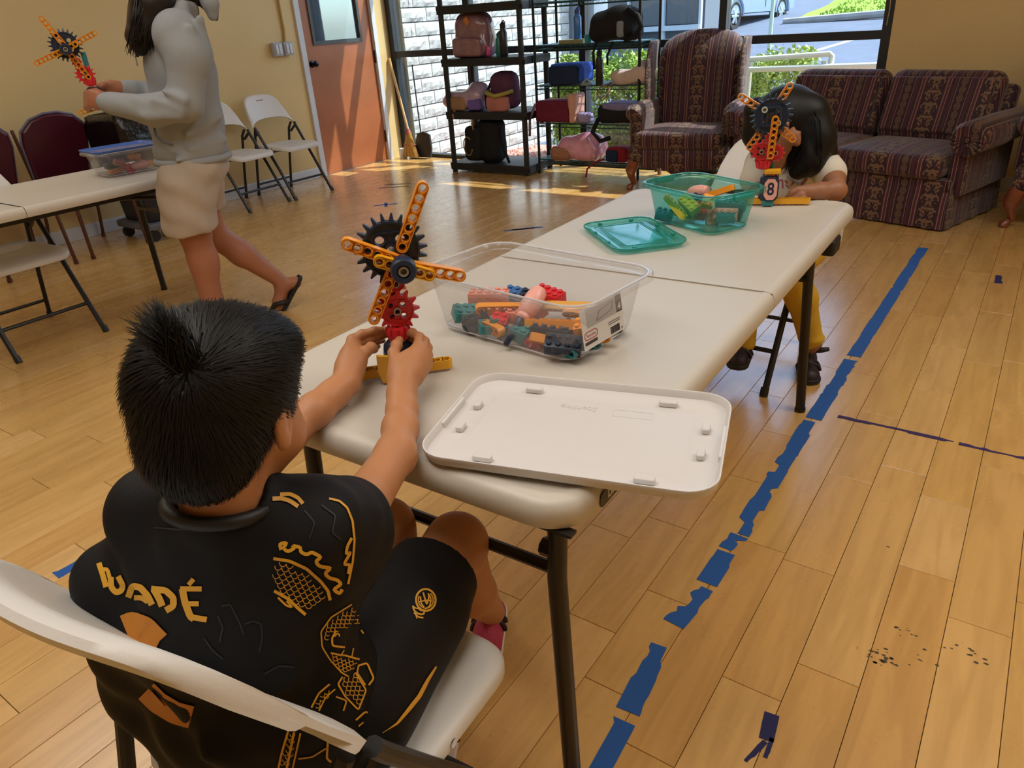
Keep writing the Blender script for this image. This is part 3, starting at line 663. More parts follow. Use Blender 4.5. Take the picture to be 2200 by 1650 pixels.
# wire shelving
WR=M('wire_teal','1d4a4c',.3,.6,metal=.4); WRB=M('wire_dark','10191c',.35,.6,metal=.3)
ws=thing('wire_shelving','dark green wire shelving unit beside the wing chair','shelf',(-3.34,6.08,0))
for x in (-.505,.505):
    for y in (-.19,.19): mk('post',MB().tube([(x,y,0),(x,y,1.85)],.0125,10),WRB,ws)
for z in (.13,.45,.765,1.09,1.42):
    fr=mk('wire_shelf',MB().tube([(-.505,-.19,z),(.505,-.19,z),(.505,.19,z),(-.505,.19,z)],.006,6,True).tube([(-.505,-.19,z-.03),(.505,-.19,z-.03),(.505,.19,z-.03),(-.505,.19,z-.03)],.005,6,True),WR,ws)
    mb=MB()
    for i in range(31): x=-.495+i*.033; mb.tube([(x,-.19,z+.004),(x,.19,z+.004)],.0026,4)
    for y in (-.07,.07): mb.tube([(-.5,y,z-.003),(.5,y,z-.003)],.004,4)
    mk('wires',mb,WR,fr)
    mb=MB(); zig=[(-.505+1.01*i/40,-.19,z-.03*(i%2)) for i in range(41)]; mb.tube(zig,.0026,4); mk('truss_wire',mb,WRB,fr)
# ---------------------------------------------------------------- upholstery
def damask():
    m=bpy.data.materials.new('striped_damask'); m.use_nodes=True; nt=m.node_tree; N=nt.nodes; L=nt.links; b=N['Principled BSDF']
    b.inputs['Roughness'].default_value=.62; b.inputs['Sheen Weight'].default_value=.25; b.inputs['Specular IOR Level'].default_value=.35
    uv=N.new('ShaderNodeUVMap'); uv.uv_map='UVMap'; sp=N.new('ShaderNodeSeparateXYZ'); L.new(uv.outputs[0],sp.inputs[0])
    def mth(op,a,b_=None,c=None):
        n=N.new('ShaderNodeMath'); n.operation=op
        for i,v in enumerate((a,b_,c)):
            if v is None: continue
            if isinstance(v,(int,float)): n.inputs[i].default_value=v
            else: L.new(v,n.inputs[i])
        return n.outputs[0]
    P=.34; u=mth('FRACT',mth('ADD',mth('DIVIDE',sp.outputs[0],P),.5)); d=mth('ABSOLUTE',mth('SUBTRACT',u,.5))  # d 0 at band centre .. .5
    rp=N.new('ShaderNodeValToRGB'); rp.color_ramp.interpolation='CONSTANT'; L.new(mth('MULTIPLY',d,2),rp.inputs[0]); e=rp.color_ramp.elements
    deep=(*lin('331424'),1); wine=(*lin('4c1c2e'),1); pale=(*lin('94765e'),1); dk=(*lin('2c1220'),1)
    stops=[(0,dk),(.36,wine),(.40,pale),(.425,wine),(.52,pale),(.54,deep),(.66,wine),(.72,deep),(.78,pale),(.795,dk)]
    e[0].position=0; e[0].color=dk; e[1].position=.36; e[1].color=wine
    for p,c in stops[2:]: q=e.new(p); q.color=c
    vv=mth('FRACT',mth('DIVIDE',sp.outputs[1],.15)); vm=mth('ABSOLUTE',mth('SUBTRACT',vv,.5))
    cb=N.new('ShaderNodeCombineXYZ'); L.new(mth('MULTIPLY',d,5.2),cb.inputs[0]); L.new(mth('MULTIPLY',vv,1.9),cb.inputs[1]); cb.inputs[2].default_value=3.3
    wv=N.new('ShaderNodeTexWave'); wv.wave_type='RINGS'; wv.inputs['Scale'].default_value=1.25; wv.inputs['Distortion'].default_value=7; wv.inputs['Detail'].default_value=2; wv.inputs['Detail Scale'].default_value=2.2; L.new(cb.outputs[0],wv.inputs['Vector'])
    pet=mth('GREATER_THAN',wv.outputs['Fac'],.42)
    env=mth('LESS_THAN',d,mth('ADD',.075,mth('MULTIPLY',mth('ABSOLUTE',mth('SINE',mth('MULTIPLY',vv,6.283))),.085)))
    med=mth('MULTIPLY',pet,env)
    # small chain of roses in the outer band
    v2=mth('SUBTRACT',mth('FRACT',mth('DIVIDE',sp.outputs[1],.048)),.5); du=mth('DIVIDE',mth('SUBTRACT',.5,d),.055); 
    rr=mth('SQRT',mth('ADD',mth('MULTIPLY',du,du),mth('MULTIPLY',mth('MULTIPLY',v2,2.1),mth('MULTIPLY',v2,2.1))))
    ring=mth('MULTIPLY',mth('LESS_THAN',rr,1.0),mth('GREATER_THAN',mth('SINE',mth('MULTIPLY',rr,16)),-.35))
    fac=mth('MAXIMUM',med,mth('MULTIPLY',ring,.8))
    mx=N.new('ShaderNodeMix'); mx.data_type='RGBA'; L.new(mth('MULTIPLY',fac,.85),mx.inputs[0]); L.new(rp.outputs[0],mx.inputs[6]); mx.inputs[7].default_value=(*lin('7a5c44'),1)
    L.new(mx.outputs[2],b.inputs['Base Color'])
    n=N.new('ShaderNodeTexNoise'); n.inputs['Scale'].default_value=400; L.new(uv.outputs[0],n.inputs['Vector']); u_=N.new('ShaderNodeBump'); u_.inputs['Strength'].default_value=.15; u_.inputs['Distance'].default_value=.003; L.new(n.outputs[0],u_.inputs['Height']); L.new(u_.outputs[0],b.inputs['Normal'])
    return m
DAM=damask(); LEGW=M('cherry_wood','7a4028',.3,.5,coat=.3,var=(12,.2))
def up(name,mb,parent,smooth=60):
    o=mk(name,mb,DAM,parent,smooth); boxuv(o); return o
def puff(x0,x1,y0,y1,z0,z1,r,n=4,crown=0):
    """soft box with rounded edges"""
    mb=MB(); cx,cy=(x0+x1)/2,(y0+y1)/2; mb.rbox(x1-x0,y1-y0,z0,z1,r,r*.85,n=5,m=5,mat=Matrix.Translation((cx,cy,0)))
    # subdivide the caps by insetting so the crown can bulge
    if crown:
        f=mb.f; top=f.pop(); bot=f.pop(); w,d=x1-x0-2*r*.85,y1-y0-2*r*.85
        for s,face in ((1,top),(-1,bot)):
            prev=list(face); ring=[mb.v[i] for i in prev]
            for sc in (.75,.5,.25):
                ids=[]
                for p in ring: 
                    ids.append(len(mb.v)); mb.v.append((cx+(p[0]-cx)*sc,cy+(p[1]-cy)*sc,p[2]+s*crown*(1-sc*sc)))
                m_=len(ids)
                for i in range(m_): f.append((prev[i],prev[(i+1)%m_],ids[(i+1)%m_],ids[i]))
                prev=ids
            f.append(tuple(prev))
    return mb
def cab_leg(x,y,sx,sy,h):
    return MB().tube([(x,y,h+.02),(x+sx*.02,y+sy*.02,h-.05),(x+sx*.015,y+sy*.015,h*.55),(x-sx*.004,y-sy*.004,h*.2),(x+sx*.012,y+sy*.012,.035),(x+sx*.025,y+sy*.025,.018),(x+sx*.03,y+sy*.03,.0)],[.05,.045,.03,.02,.019,.03,.026],10)
def wing_chair(label,x,y,th):
    t=thing('wing_chair',label,'armchair',(x,y,0),th)    # faces local -y
    # seat frame with a dipping apron
    R=[]
    for i in range(17):
        xx=-.39+.78*i/16; dip=.035*math.cos((xx/.39)*PI*1.0)+.02*math.cos(xx/.39*PI*3)
        R.append([(xx,-.36,.17-dip),(xx,-.385,.22),(xx,-.385,.325),(xx,-.37,.345),(xx,.24,.345),(xx,.24,.17)])
    up('seat_frame',MB().loft(R[::-1]),t,50)
    up('seat_cushion',puff(-.345,.345,-.42,.15,.325,.455,.05,crown=.028),t)
    # back : camel top
    R=[]
    for z,wd in ((.34,.31),(.5,.325),(.7,.34),(.9,.35),(1.0,.345),(1.07,.31),(1.115,.24),(1.14,.15),(1.15,.07)):
        lean=(z-.34)*.10+.12*(max(0,z-.8)/.35)**2; ring=[]
        for k in range(24):
            a=2*PI*k/24; cxx=math.copysign(abs(math.cos(a))**.55,math.cos(a)); syy=math.copysign(abs(math.sin(a))**.7,math.sin(a)); ring.append((wd*cxx,.19+lean+.07*syy*(1 if z<1.1 else .8),z))
        R.append(ring)
    up('backrest',MB().loft(R),t)
    for s in (1,-1):
        # wing
        R=[]
        for z,y0,y1 in ((.56,.0,.20),(.68,-.03,.21),(.8,-.04,.23),(.92,-.02,.25),(1.02,.03,.27),(1.075,.1,.28),(1.09,.14,.26)):
            R.append([(s*(.355+.03*math.cos(a)+.02*(1-(y0+y1)/2)),(y0+y1)/2+(y1-y0)/2*math.sin(a),z) for a in [2*PI*k/16 for k in range(16)]][::(1 if s<0 else -1)])
        up('wing',MB().loft(R[::-1] if s>0 else R[::-1]),t)
        # arm : upright panel with rolled top
        up('arm',puff(s*.37-.055 if s>0 else -.37-.055,s*.37+.055 if s>0 else -.37+.055,-.30,.24,.30,.60,.045),t)
        up('arm_roll',MB().tube([(s*.385,-.325,.575),(s*.385,-.30,.585),(s*.385,.05,.60),(s*.375,.22,.60)],[.05,.065,.062,.055],14),t)
        mk('front_leg',cab_leg(s*.36,-.35,s,-1,.2),LEGW,t,50)
        mk('rear_leg',MB().tube([(s*.32,.2,.2),(s*.32,.26,.0)],[.025,.018],8),LEGW,t)
    return t
wing_chair('burgundy striped wing chair standing in front of the window',-2.40,5.95,math.radians(8))
wing_chair('burgundy striped armchair cut off by the right edge of the frame',.33,5.62,math.radians(-6))
# loveseat
lt=thing('sofa','burgundy striped two cushion sofa behind the girl','sofa',(-1.03,5.64,0),math.radians(-17))   # faces local -y
hw=.83
up('base',puff(-hw+.06,hw-.06,-.36,.36,.12,.30,.03),lt)
R=[]
for i in range(41):
    xx=-hw+.05+(2*hw-.1)*i/40; j=.006*math.sin(i*2.1); R.append([(xx,-.405+j,.012),(xx,-.40+j*.5,.16),(xx,-.385,.235),(xx,-.385,.30),(xx,-.36,.30),(xx,-.36,.012)])
up('skirt',MB().loft(R[::-1]),lt,50)
for s in (1,-1):
    up('side_skirt',MB().loft([[(s*(hw-.04+.006*math.sin(i*1.9)),-.385+.74*i/14,.012),(s*(hw-.05),-.385+.74*i/14,.24),(s*(hw-.08),-.385+.74*i/14,.30),(s*(hw-.1),-.385+.74*i/14,.012)] for i in range(15)]),lt,50)
for x0,x1 in ((-hw+.11,.0),(.0,hw-.11)):
    up('seat_cushion',puff(x0+.004,x1-.004+(.0),-.43,.22,.30,.44,.05,crown=.025),lt)
    mb=puff(x0+.006,x1-.006,-.08,.10,0,.46,.085,crown=.0); mb.rbox(x1-x0-.08,.05,.05,.40,.02,.02,mat=Matrix.Translation(((x0+x1)/2,-.075,0)))
    mb.xf(Matrix.Translation((0,.17,.41))@Matrix.Rotation(math.radians(-19),4,'X')); up('back_cushion',mb,lt)
mb=puff(-hw+.08,hw-.08,.0,.12,0,.50,.05); mb.xf(Matrix.Translation((0,.28,.28))@Matrix.Rotation(math.radians(-11),4,'X')); up('back_frame',mb,lt)
for s in (1,-1):
    up('arm_panel',puff(s*(hw-.06)-.05,s*(hw-.06)+.05,-.33,.34,.2,.55,.03),lt)
    up('arm_roll',MB().tube([(s*(hw-.02),-.365,.535),(s*(hw-.02),-.345,.54),(s*(hw-.02),.0,.545),(s*(hw-.02),.34,.55)],[.085,.10,.10,.09],20),lt)
    mb=MB()
    for k in range(20): a=2*PI*k/20; mb.tube([(s*(hw-.02)+.02*math.cos(a),-.372,.535+.02*math.sin(a)),(s*(hw-.02)+.09*math.cos(a),-.362,.535+.09*math.sin(a))],[.003,.012],5)
    mb.tube([(s*(hw-.02),-.365,.535),(s*(hw-.02),-.385,.535)],.012,8); up('arm_rosette',mb,lt)
# ================================================================ toys
def tp(name,col,rough=.32): return M(name,col,rough,.5)
OR=tp('toy_orange','f0992a'); YE=tp('toy_yellow','e8a820'); NV=tp('toy_navy','1d2c44',.38); RD=tp('toy_red','d42a34'); TE=tp('toy_teal','2b7f86'); SA=tp('toy_salmon','e8907c'); PK=tp('toy_pink','eeab9e'); GY=tp('pin_grey','8d8674',.5); YG=tp('toy_lime','c6bd45'); BL=tp('toy_blue','3c6ea8')
def beam_mb(n=7,p=.0178,w_=.021,dp=.017):
    """beam in the xz plane from x=0 to x=(n-1)p, holes through y, open lattice faces"""
    L_=(n-1)*p; mb=MB(); r=w_/2
    def cap(r,m=8): return [(L_+r*math.cos(a),r*math.sin(a)) for a in [-PI/2+PI*i/m for i in range(m+1)]]+[(r*math.cos(a),r*math.sin(a)) for a in [PI/2+PI*i/m for i in range(m+1)]]
    mb.prism(cap(r),-dp/2,dp/2,[cap(r-.0016)])
    mb.prism(cap(r-.0016),-dp*.28,dp*.28,[circ(i*p,0,.0072,12) for i in range(n)])
    for i in range(n): mb.prism(circ(i*p,0,.0084,14),-dp/2,dp/2,[circ(i*p,0,.0064,14)])
    for i in range(n-1):
        for s in (1,-1):
            x0,x1=i*p+.006,(i+1)*p-.006; mb.add([(x0,-s*.006,-dp/2),(x0+.0016,-s*.006,-dp/2),(x1+.0016,s*.006,-dp/2),(x1,s*.006,-dp/2),(x0,-s*.006,dp/2),(x0+.0016,-s*.006,dp/2),(x1+.0016,s*.006,dp/2),(x1,s*.006,dp/2)],[(3,2,1,0),(4,5,6,7),(0,1,5,4),(1,2,6,5),(2,3,7,6),(3,0,4,7)])
    return mb.xf(Matrix(((1,0,0,0),(0,0,1,0),(0,1,0,0),(0,0,0,1))))
BEAM={}
def beam(parent,a,b,y,col,n=7,name='blade',p=.0178):
    """a outer end, b inner end (x,z) in the toy's plane"""
    key=(n,col.name,round(p,4))
    o=mk(name,beam_mb(n,p),col,parent,30) if key not in BEAM else bpy.data.objects.new(name,BEAM[key])
    if key in BEAM: COL.objects.link(o); o.parent=parent
    BEAM[key]=o.data
    ang=math.atan2(b[1]-a[1],b[0]-a[0]); o.location=(a[0]+.0105*math.cos(ang),y,a[1]+.0105*math.sin(ang)); o.rotation_euler=(0,-ang,0); return o
def gear_mb(r,nt,tl,th,holes=True):
    mb=MB(); hs=[circ(r*.5*math.cos(a),r*.5*math.sin(a),r*.17,12) for a in (PI/4,3*PI/4,5*PI/4,7*PI/4)] if holes else []
    mb.prism(circ(0,0,r,40),-th*.25,th*.25,hs+[circ(0,0,r*.14,12)])
    mb.prism(circ(0,0,r,40),-th/2,th/2,[circ(0,0,r*.93,40)])
    for h in hs: 
        c=(sum(q[0] for q in h)/12,sum(q[1] for q in h)/12); mb.prism(circ(*c,r*.22,12),-th/2,th/2,[circ(*c,r*.17,12)])
    q=r*.74; mb.prism(rrect(q*1.75,q*1.75,q*.35,4),-th*.42,th*.42,[rrect(q*1.6,q*1.6,q*.3,4)])
    mb.prism(circ(0,0,r*.24,14),-th*.55,th*.55,[circ(0,0,r*.14,12)])
    for k in range(nt):
        a=2*PI*k/nt; c,s=math.cos(a),math.sin(a); b0,b1=PI*r/nt*.62,PI*r/nt*.18
        P=[(r*.97,-b0),(r+tl,-b1),(r+tl,b1),(r*.97,b0)]; t0,t1=th*.5,th*.28
        V=[(x*c-y*s,x*s+y*c,z) for z0,z1 in ((-t0,-t1),(t0,t1)) for (x,y),z in zip(P,(z0,z1,z1,z0))]
        mb.add(V,[(3,2,1,0),(4,5,6,7),(0,1,5,4),(1,2,6,5),(2,3,7,6),(3,0,4,7)])
    return mb.xf(Matrix(((1,0,0,0),(0,0,-1,0),(0,1,0,0),(0,0,0,1))))
def put(o,x,y,z): o.location=(x,y,z); return o
def windmill(label,loc,rz,hub,tips,big,reds,small,body,rot=None,back=False,number=False,base=None,panel=None,grp=None):
    t=thing('toy_windmill',label,'toy',loc,rz,grp,rot); s=1 if back else -1       # blades on the side s*y
    for i,(a,b) in enumerate(tips):
        if i in (1,2) and not back: beam(t,a,b,s*.020,OR)
        else: beam(t,a,b,s*.012,OR)
    if not back and len(tips)>2:
        a=Vector((tips[1][0][0],tips[1][0][1])); b=Vector((tips[2][0][0],tips[2][0][1])); d=(b-a).normalized(); m_=Vector(hub)
        beam(t,tuple(m_-d*.052),tuple(m_+d*.05),s*.033,YE,6,'connector_beam')
    put(mk('gear',gear_mb(.050,22,.0135,.016),NV,t,30),big[0],0,big[1])
    if back:
        for sx,sz in ((-.022,.02),(.02,-.02)): put(mk('pin',MB().lathe([(.009,0),(.009,.012),(.005,.012),(.005,.002)],14,Matrix.Rotation(PI/2,4,'X')),M('pin_pale','b9bcae',.4),t),big[0]+sx,-.008,big[1]+sz)
        for dx,dz,wd,hg in ((0,.026,.064,.008),(0,-.026,.064,.008),(-.027,0,.008,.06),(.027,0,.008,.06),(-.013,0,.006,.05),(.013,0,.006,.05)): put(mk('gear_rib',MB().box(-wd/2,-.012,-hg/2,wd/2,.004,hg/2),NV,t,0),big[0]+dx,0,big[1]+dz)
    hb=mk('hub',MB().lathe([(.0,0),(.021,0),(.0225,.003),(.0225,.028),(.020,.033),(.012,.033),(.011,.024),(.0075,.024),(.0072,.02),(0,.02)],22,Matrix.Rotation(PI/2*(1 if s<0 else -1),4,'X')),NV,t,30); put(hb,hub[0],s*.03,hub[1])
    pn=mk('pin',MB().lathe([(.0092,0),(.0092,.012),(.0055,.012),(.0055,.003),(0,.003)],14,Matrix.Rotation(PI/2*(1 if s<0 else -1),4,'X')),GY,hb,30); pn.location=(0,s*.019,0)
    mk('axle',MB().tube([(big[0],.03,big[1]),(hub[0],s*.04,hub[1])],.0065,10),GY,t)
    for (x,z,r,n) in reds: put(mk('red_gear',gear_mb(r,n,r*.36,.013,r>.025),RD,t,30),x,-.004,z); put(mk('pin',MB().lathe([(.007,0),(.007,.022),(.0045,.022),(.0045,.004)],12,Matrix.Rotation(PI/2,4,'X')),GY,t),x,.004,z)
    for (x,z) in small:
        mb=MB().lathe([(.011,-.014),(.017,-.012),(.0185,0),(.0165,.010),(.011,.012),(.007,.012),(.007,.002),(0,.002)],20)
        for k in range(10): a=2*PI*k/10; mb.tube([(.016*math.cos(a),.016*math.sin(a),-.010),(.0205*math.cos(a),.0205*math.sin(a),.006),(.019*math.cos(a),.019*math.sin(a),.013)],[.0042,.0038,.0025],6)
        put(mk('crown_gear',mb,RD,t,40),x,-.004,z)
    # post, body barrel
    bx,bz0,bz1=body
    mk('post',MB().rbox(.02,.016,bz1-.004,big[1]-.03,.004,.002,mat=Matrix.Translation((bx,.014,0))),TE,t)
    mk('body',MB().lathe([(.0,bz0),(.026,bz0),(.030,bz0+.006),(.031,(bz0+bz1)/2),(.028,bz1-.008),(.020,bz1-.001),(0,bz1)],24,Matrix.Translation((bx,.0,0))),NV,t,40)
    mk('body_cap',MB().rbox(.03,.03,bz1-.003,bz1+.006,.006,.002,mat=Matrix.Translation((bx,0,0))),SA,t)
    if number:
        oc=[(.021,-.020),(.021,.020),(.011,.034),(-.011,.034),(-.021,.020),(-.021,-.020),(-.011,-.034),(.011,-.034)]
        ry=Matrix(((1,0,0,bx+.004),(0,0,1,0),(0,1,0,(bz0+bz1)/2),(0,0,0,1)))
        f1=mk('number_frame',MB().prism([(x*1.14,y*1.1) for x,y in oc],-.034,-.028,(),ry),NV,t,0)
        f2=mk('number_plate',MB().prism([(x*.93,y*.95) for x,y in oc],-.0375,-.034,(),ry),PK,f1,0)
        V,F=text_mesh('8',.055,True); mk('number',MB().add([(bx+.004+x*.8,-.0379,(bz0+bz1)/2+y) for x,y,z in V],F),NV,f1,0)
        mk('top_bar',MB().rbox(.05,.03,bz1+.006,bz1+.02,.003,.002,mat=Matrix.Translation((bx+.006,-.012,0))),YE,t)
    if panel:
        x0,z0,z1=panel; mk('side_panel',MB().prism([(-.011,z1),(.011,z1-.004),(.013,z1-.03),(.006,z0),(-.006,z0),(-.012,z1-.03)],-.034,-.026,(),Matrix(((1,0,0,x0),(0,0,1,0),(0,1,0,0),(0,0,0,1)))),YE,t,0)
    if base:
        (xa,xb)=base; n=int((xb-xa)/.0178); o=mk('base_beam',beam_mb(n),YE,t,30); o.location=(xa+.0105,.0,.0095); o.rotation_euler=(PI/2,0,0)
        o=mk('base_block',MB().rbox(.035,.05,.0,.016,.004,.002,mat=Matrix.Translation((bx,-.005,0))),TE,t)
    return t
windmill('orange bladed toy windmill held by the seated boy at the near table end',(-.905,.885,.737),math.radians(45),
  (.024,.215),[((.079,.352),(.027,.245)),((-.073,.268),(.0,.232)),((.132,.182),(.04,.21)),((-.044,.112),(.003,.2))],(.008,.240),[(.004,.129,.030,13),(.008,.181,.016,9)],[(.0,.085)],(-.002,.016,.070),base=(-.088,.094),panel=(-.034,.0,.055))
windmill('orange bladed toy windmill with a pink number 8 plate at the far table end',(-.69,2.40,.737),math.radians(20),
  (-.016,.27),[((.035,.362),(.0,.30)),((-.118,.332),(-.05,.29)),((-.078,.168),(-.03,.24)),((.062,.192),(.0,.24))],(-.016,.27),[(-.036,.165,.026,12),(.006,.16,.022,11),(-.012,.205,.015,9)],[(-.028,.125)],(-.004,.014,.092),back=True,number=True,base=(-.09,.125))
# the far one also carries a beam on this side of its gear
t=bpy.data.objects['toy_windmill.001']; beam(t,(-.01,.145),(-.004,.28),-.024,OR,7,'front_beam')
windmill('orange bladed toy windmill held up by the walking person',(-3.215,1.98,1.07),math.radians(60),
  (-.357,.253),[((-.416,.378),(-.368,.285)),((-.226,.309),(-.31,.275)),((-.487,.206),(-.40,.238)),((-.303,.134),(-.342,.22))],(-.357,.268),[(-.317,.154,.030,13),(-.334,.203,.016,9)],[(-.306,.122)],(-.302,.03,.105),base=None)
t=bpy.data.objects['toy_windmill.002']; beam(t,(-.388,.005),(-.285,.03),0,YE,6,'base_beam'); mk('lower_post',MB().tube([(-.302,.0,.032),(-.312,.0,.012)],.008,8),TE,t)
# ---------------------------------------------------------------- bricks
def brick_mb(nx,ny,h=.026,p=.0178):
    w_,d_=nx*p,ny*p; mb=MB().rbox(w_-.0006,d_-.0006,0,h,.002,.0015,n=2,m=2)
    for i in range(nx):
        for j in range(ny): mb.lathe([(.0055,h-.001),(.0055,h+.004),(.0045,h+.0048),(0,h+.0048)],10,Matrix.Translation(((i-(nx-1)/2)*p,(j-(ny-1)/2)*p,0)))
        for s in (1,-1): mb.lathe([(.0062,0),(.0062,.0006),(.004,.0006),(.004,.0002),(0,.0002)],10,Matrix.Translation(((i-(nx-1)/2)*p,s*(d_/2-.0002),h/2))@Matrix.Rotation(-s*PI/2,4,'X'))
    return mb
TC={}
def toy(kind,arg,col,loc,rot,label,group=None):
    name={'brick':'toy_brick','beam':'toy_beam','gear':'toy_gear','barrel':'toy_barrel','knob':'toy_roller','frame':'toy_bracket'}[kind]; key=(kind,arg,col.name)
    if key in TC: o=bpy.data.objects.new(name,TC[key]); COL.objects.link(o)
    else:
        if kind=='brick': mb=brick_mb(*arg)
        elif kind=='beam': mb=beam_mb(arg).xf(Matrix.Translation((-(arg-1)*.0089,0,.0105)))
        elif kind=='gear': mb=gear_mb(.024,11,.009,.013).xf(Matrix.Rotation(PI/2,4,'X')@Matrix.Identity(4)).xf(Matrix.Translation((0,0,.007)))
        elif kind=='knob': mb=MB().lathe([(0,0),(.018,0),(.021,.004),(.021,.018),(.017,.024),(.012,.028),(.011,.02),(0,.02)],20)
        elif kind=='frame':
            mb=MB().prism(rrect(.06,.035,.006),0,.018,[rrect(.05,.025,.004)]); mb.lathe([(.009,0),(.009,.03),(.006,.03),(.006,.01)],14)
        else: mb=MB().lathe([(0,-.04),(.012,-.04),(.017,-.03),(.021,-.01),(.0215,.008),(.018,.03),(.014,.034),(.015,.040),(0,.040)],22)
        o=mk(name,mb,col,None,35); TC[key]=o.data
    o.location=loc; o.rotation_euler=rot; tag(o,label,'toy piece',group); return o
def bin_(name,label,loc,rz,bw_,bd,tw,td,h,mat,rc=.04,lipmat=None,handles=True):
    t=thing(name,label,'storage bin',loc,rz); rings=[]
    for f,z,ins in ((0,.0,.012),(0,.004,.003),(0.02,.012,0),(.9,h*.9,0),(.9,h*.9,-.006),(1,h-.004,-.006),(1.0,h-.001,-.009),(1.0,h,-.013),(1.0,h-.003,-.016),(1.0,h-.014,-.017)):
        w_=bw_+(tw-bw_)*f-2*ins; d_=bd+(td-bd)*f-2*ins; rings.append([(x,y,z) for x,y in rrect(w_,d_,rc+(.01*f),7)])
    mb=MB().loft(rings,True,False); mk('tub',mb,mat,t,50)
    lp=lipmat or mat
    mk('rim',MB().tube([(x,y,h-.001) for x,y in rrect(tw+.022,td+.022,rc+.018,7)],.0023,6,True),lp,t)
    mk('base_edge',MB().tube([(x,y,.004) for x,y in rrect(bw_-.006,bd-.006,rc-.004,7)],.0016,6,True),lp,t)
    return t
CLR=clearM('clear_plastic','fafafa','dcdade',.15,.9,.08); CLE=clearM('clear_edge','f2f2f2','f0eef0',.6,1.0,.1)
cb=bin_('storage_bin','clear plastic storage bin without lid full of mixed toy pieces',(-.805,1.188,.7375),math.radians(-6),.36,.222,.415,.245,.125,CLR,.04,CLE)
# paper label on its short side
lb_=Matrix.Translation((.1935,-.03,.066))@Matrix.Rotation(PI/2,4,'Z')@Matrix.Rotation(math.radians(90-8.5),4,'X')
lab=mk('label',MB().rbox(.135,.08,0,.0006,.004,.0002,n=3,mat=lb_),M('label_paper','dcdad8',.6),cb,0)
def on_label(name,poly,col,z=.0008,par=None): return mk(name,MB().prism(poly,z,z+.0003,(),lb_),col,lab,0)
RC=lambda x0,y0,x1,y1:[(x0,y0),(x1,y0),(x1,y1),(x0,y1)]
INK=M('ink_dark','3a3436',.6); INR=M('ink_red','b03a40',.6); ING=M('ink_grey','b4b0b0',.6)
on_label('dark_tab',RC(.046,.0,.0655,.038),INK); on_label('picture',RC(-.05,-.0,.044,.036),ING)
mk('picture_lines',MB().tube([lb_@Vector(v) for v in ((-.02,.006,.0015),(.03,.012,.0015),(.038,.028,.0015),(-.01,.022,.0015),(-.02,.006,.0015))],.0006,4),INK,lab)
mk('logo_ring',MB().prism(rrect(.042,.016,.008,5),.0008,.0012,[rrect(.039,.013,.0065,5)],lb_@Matrix.Translation((-.042,-.014,0))),INR,lab,0)
V,F=text_mesh('Sterilite',.0095); mk('logo',MB().add([lb_@Vector((x-.042,y-.014,.0014)) for x,y,z in V],F),INR,lab,0)
on_label('dark_bar',RC(-.063,-.031,-.024,-.025),INK)
V,F=text_mesh('4',.02,True); w4=M('print_white','e8e4dc',.5); mk('size_number',MB().add([lb_@Vector((.056+x,.010+y,.0015)) for x,y,z in V],F),w4,lab,0)
V,F=text_mesh('4',.008,True); mk('small_number',MB().add([lb_@Vector((.058+x,-.034+y,.0015)) for x,y,z in V],F),INK,lab,0)
mb=MB(); x=.02
while x<.05:
    wq=random.choice([.0006,.0011,.0016]); mb.prism(RC(x,-.036,x+wq,-.022),.0009,.0012,(),lb_); x+=wq+random.choice([.0007,.0012])
mk('barcode',mb,INK,lab,0,kind='stuff')
for y in (-.012,-.016): on_label('text_line',RC(.015,y,.055,y+.0012),INK)
D2=math.radians
def at(px,py,z): p=on_z(px,py,z); return (p[0],p[1],z)
Z=.7445
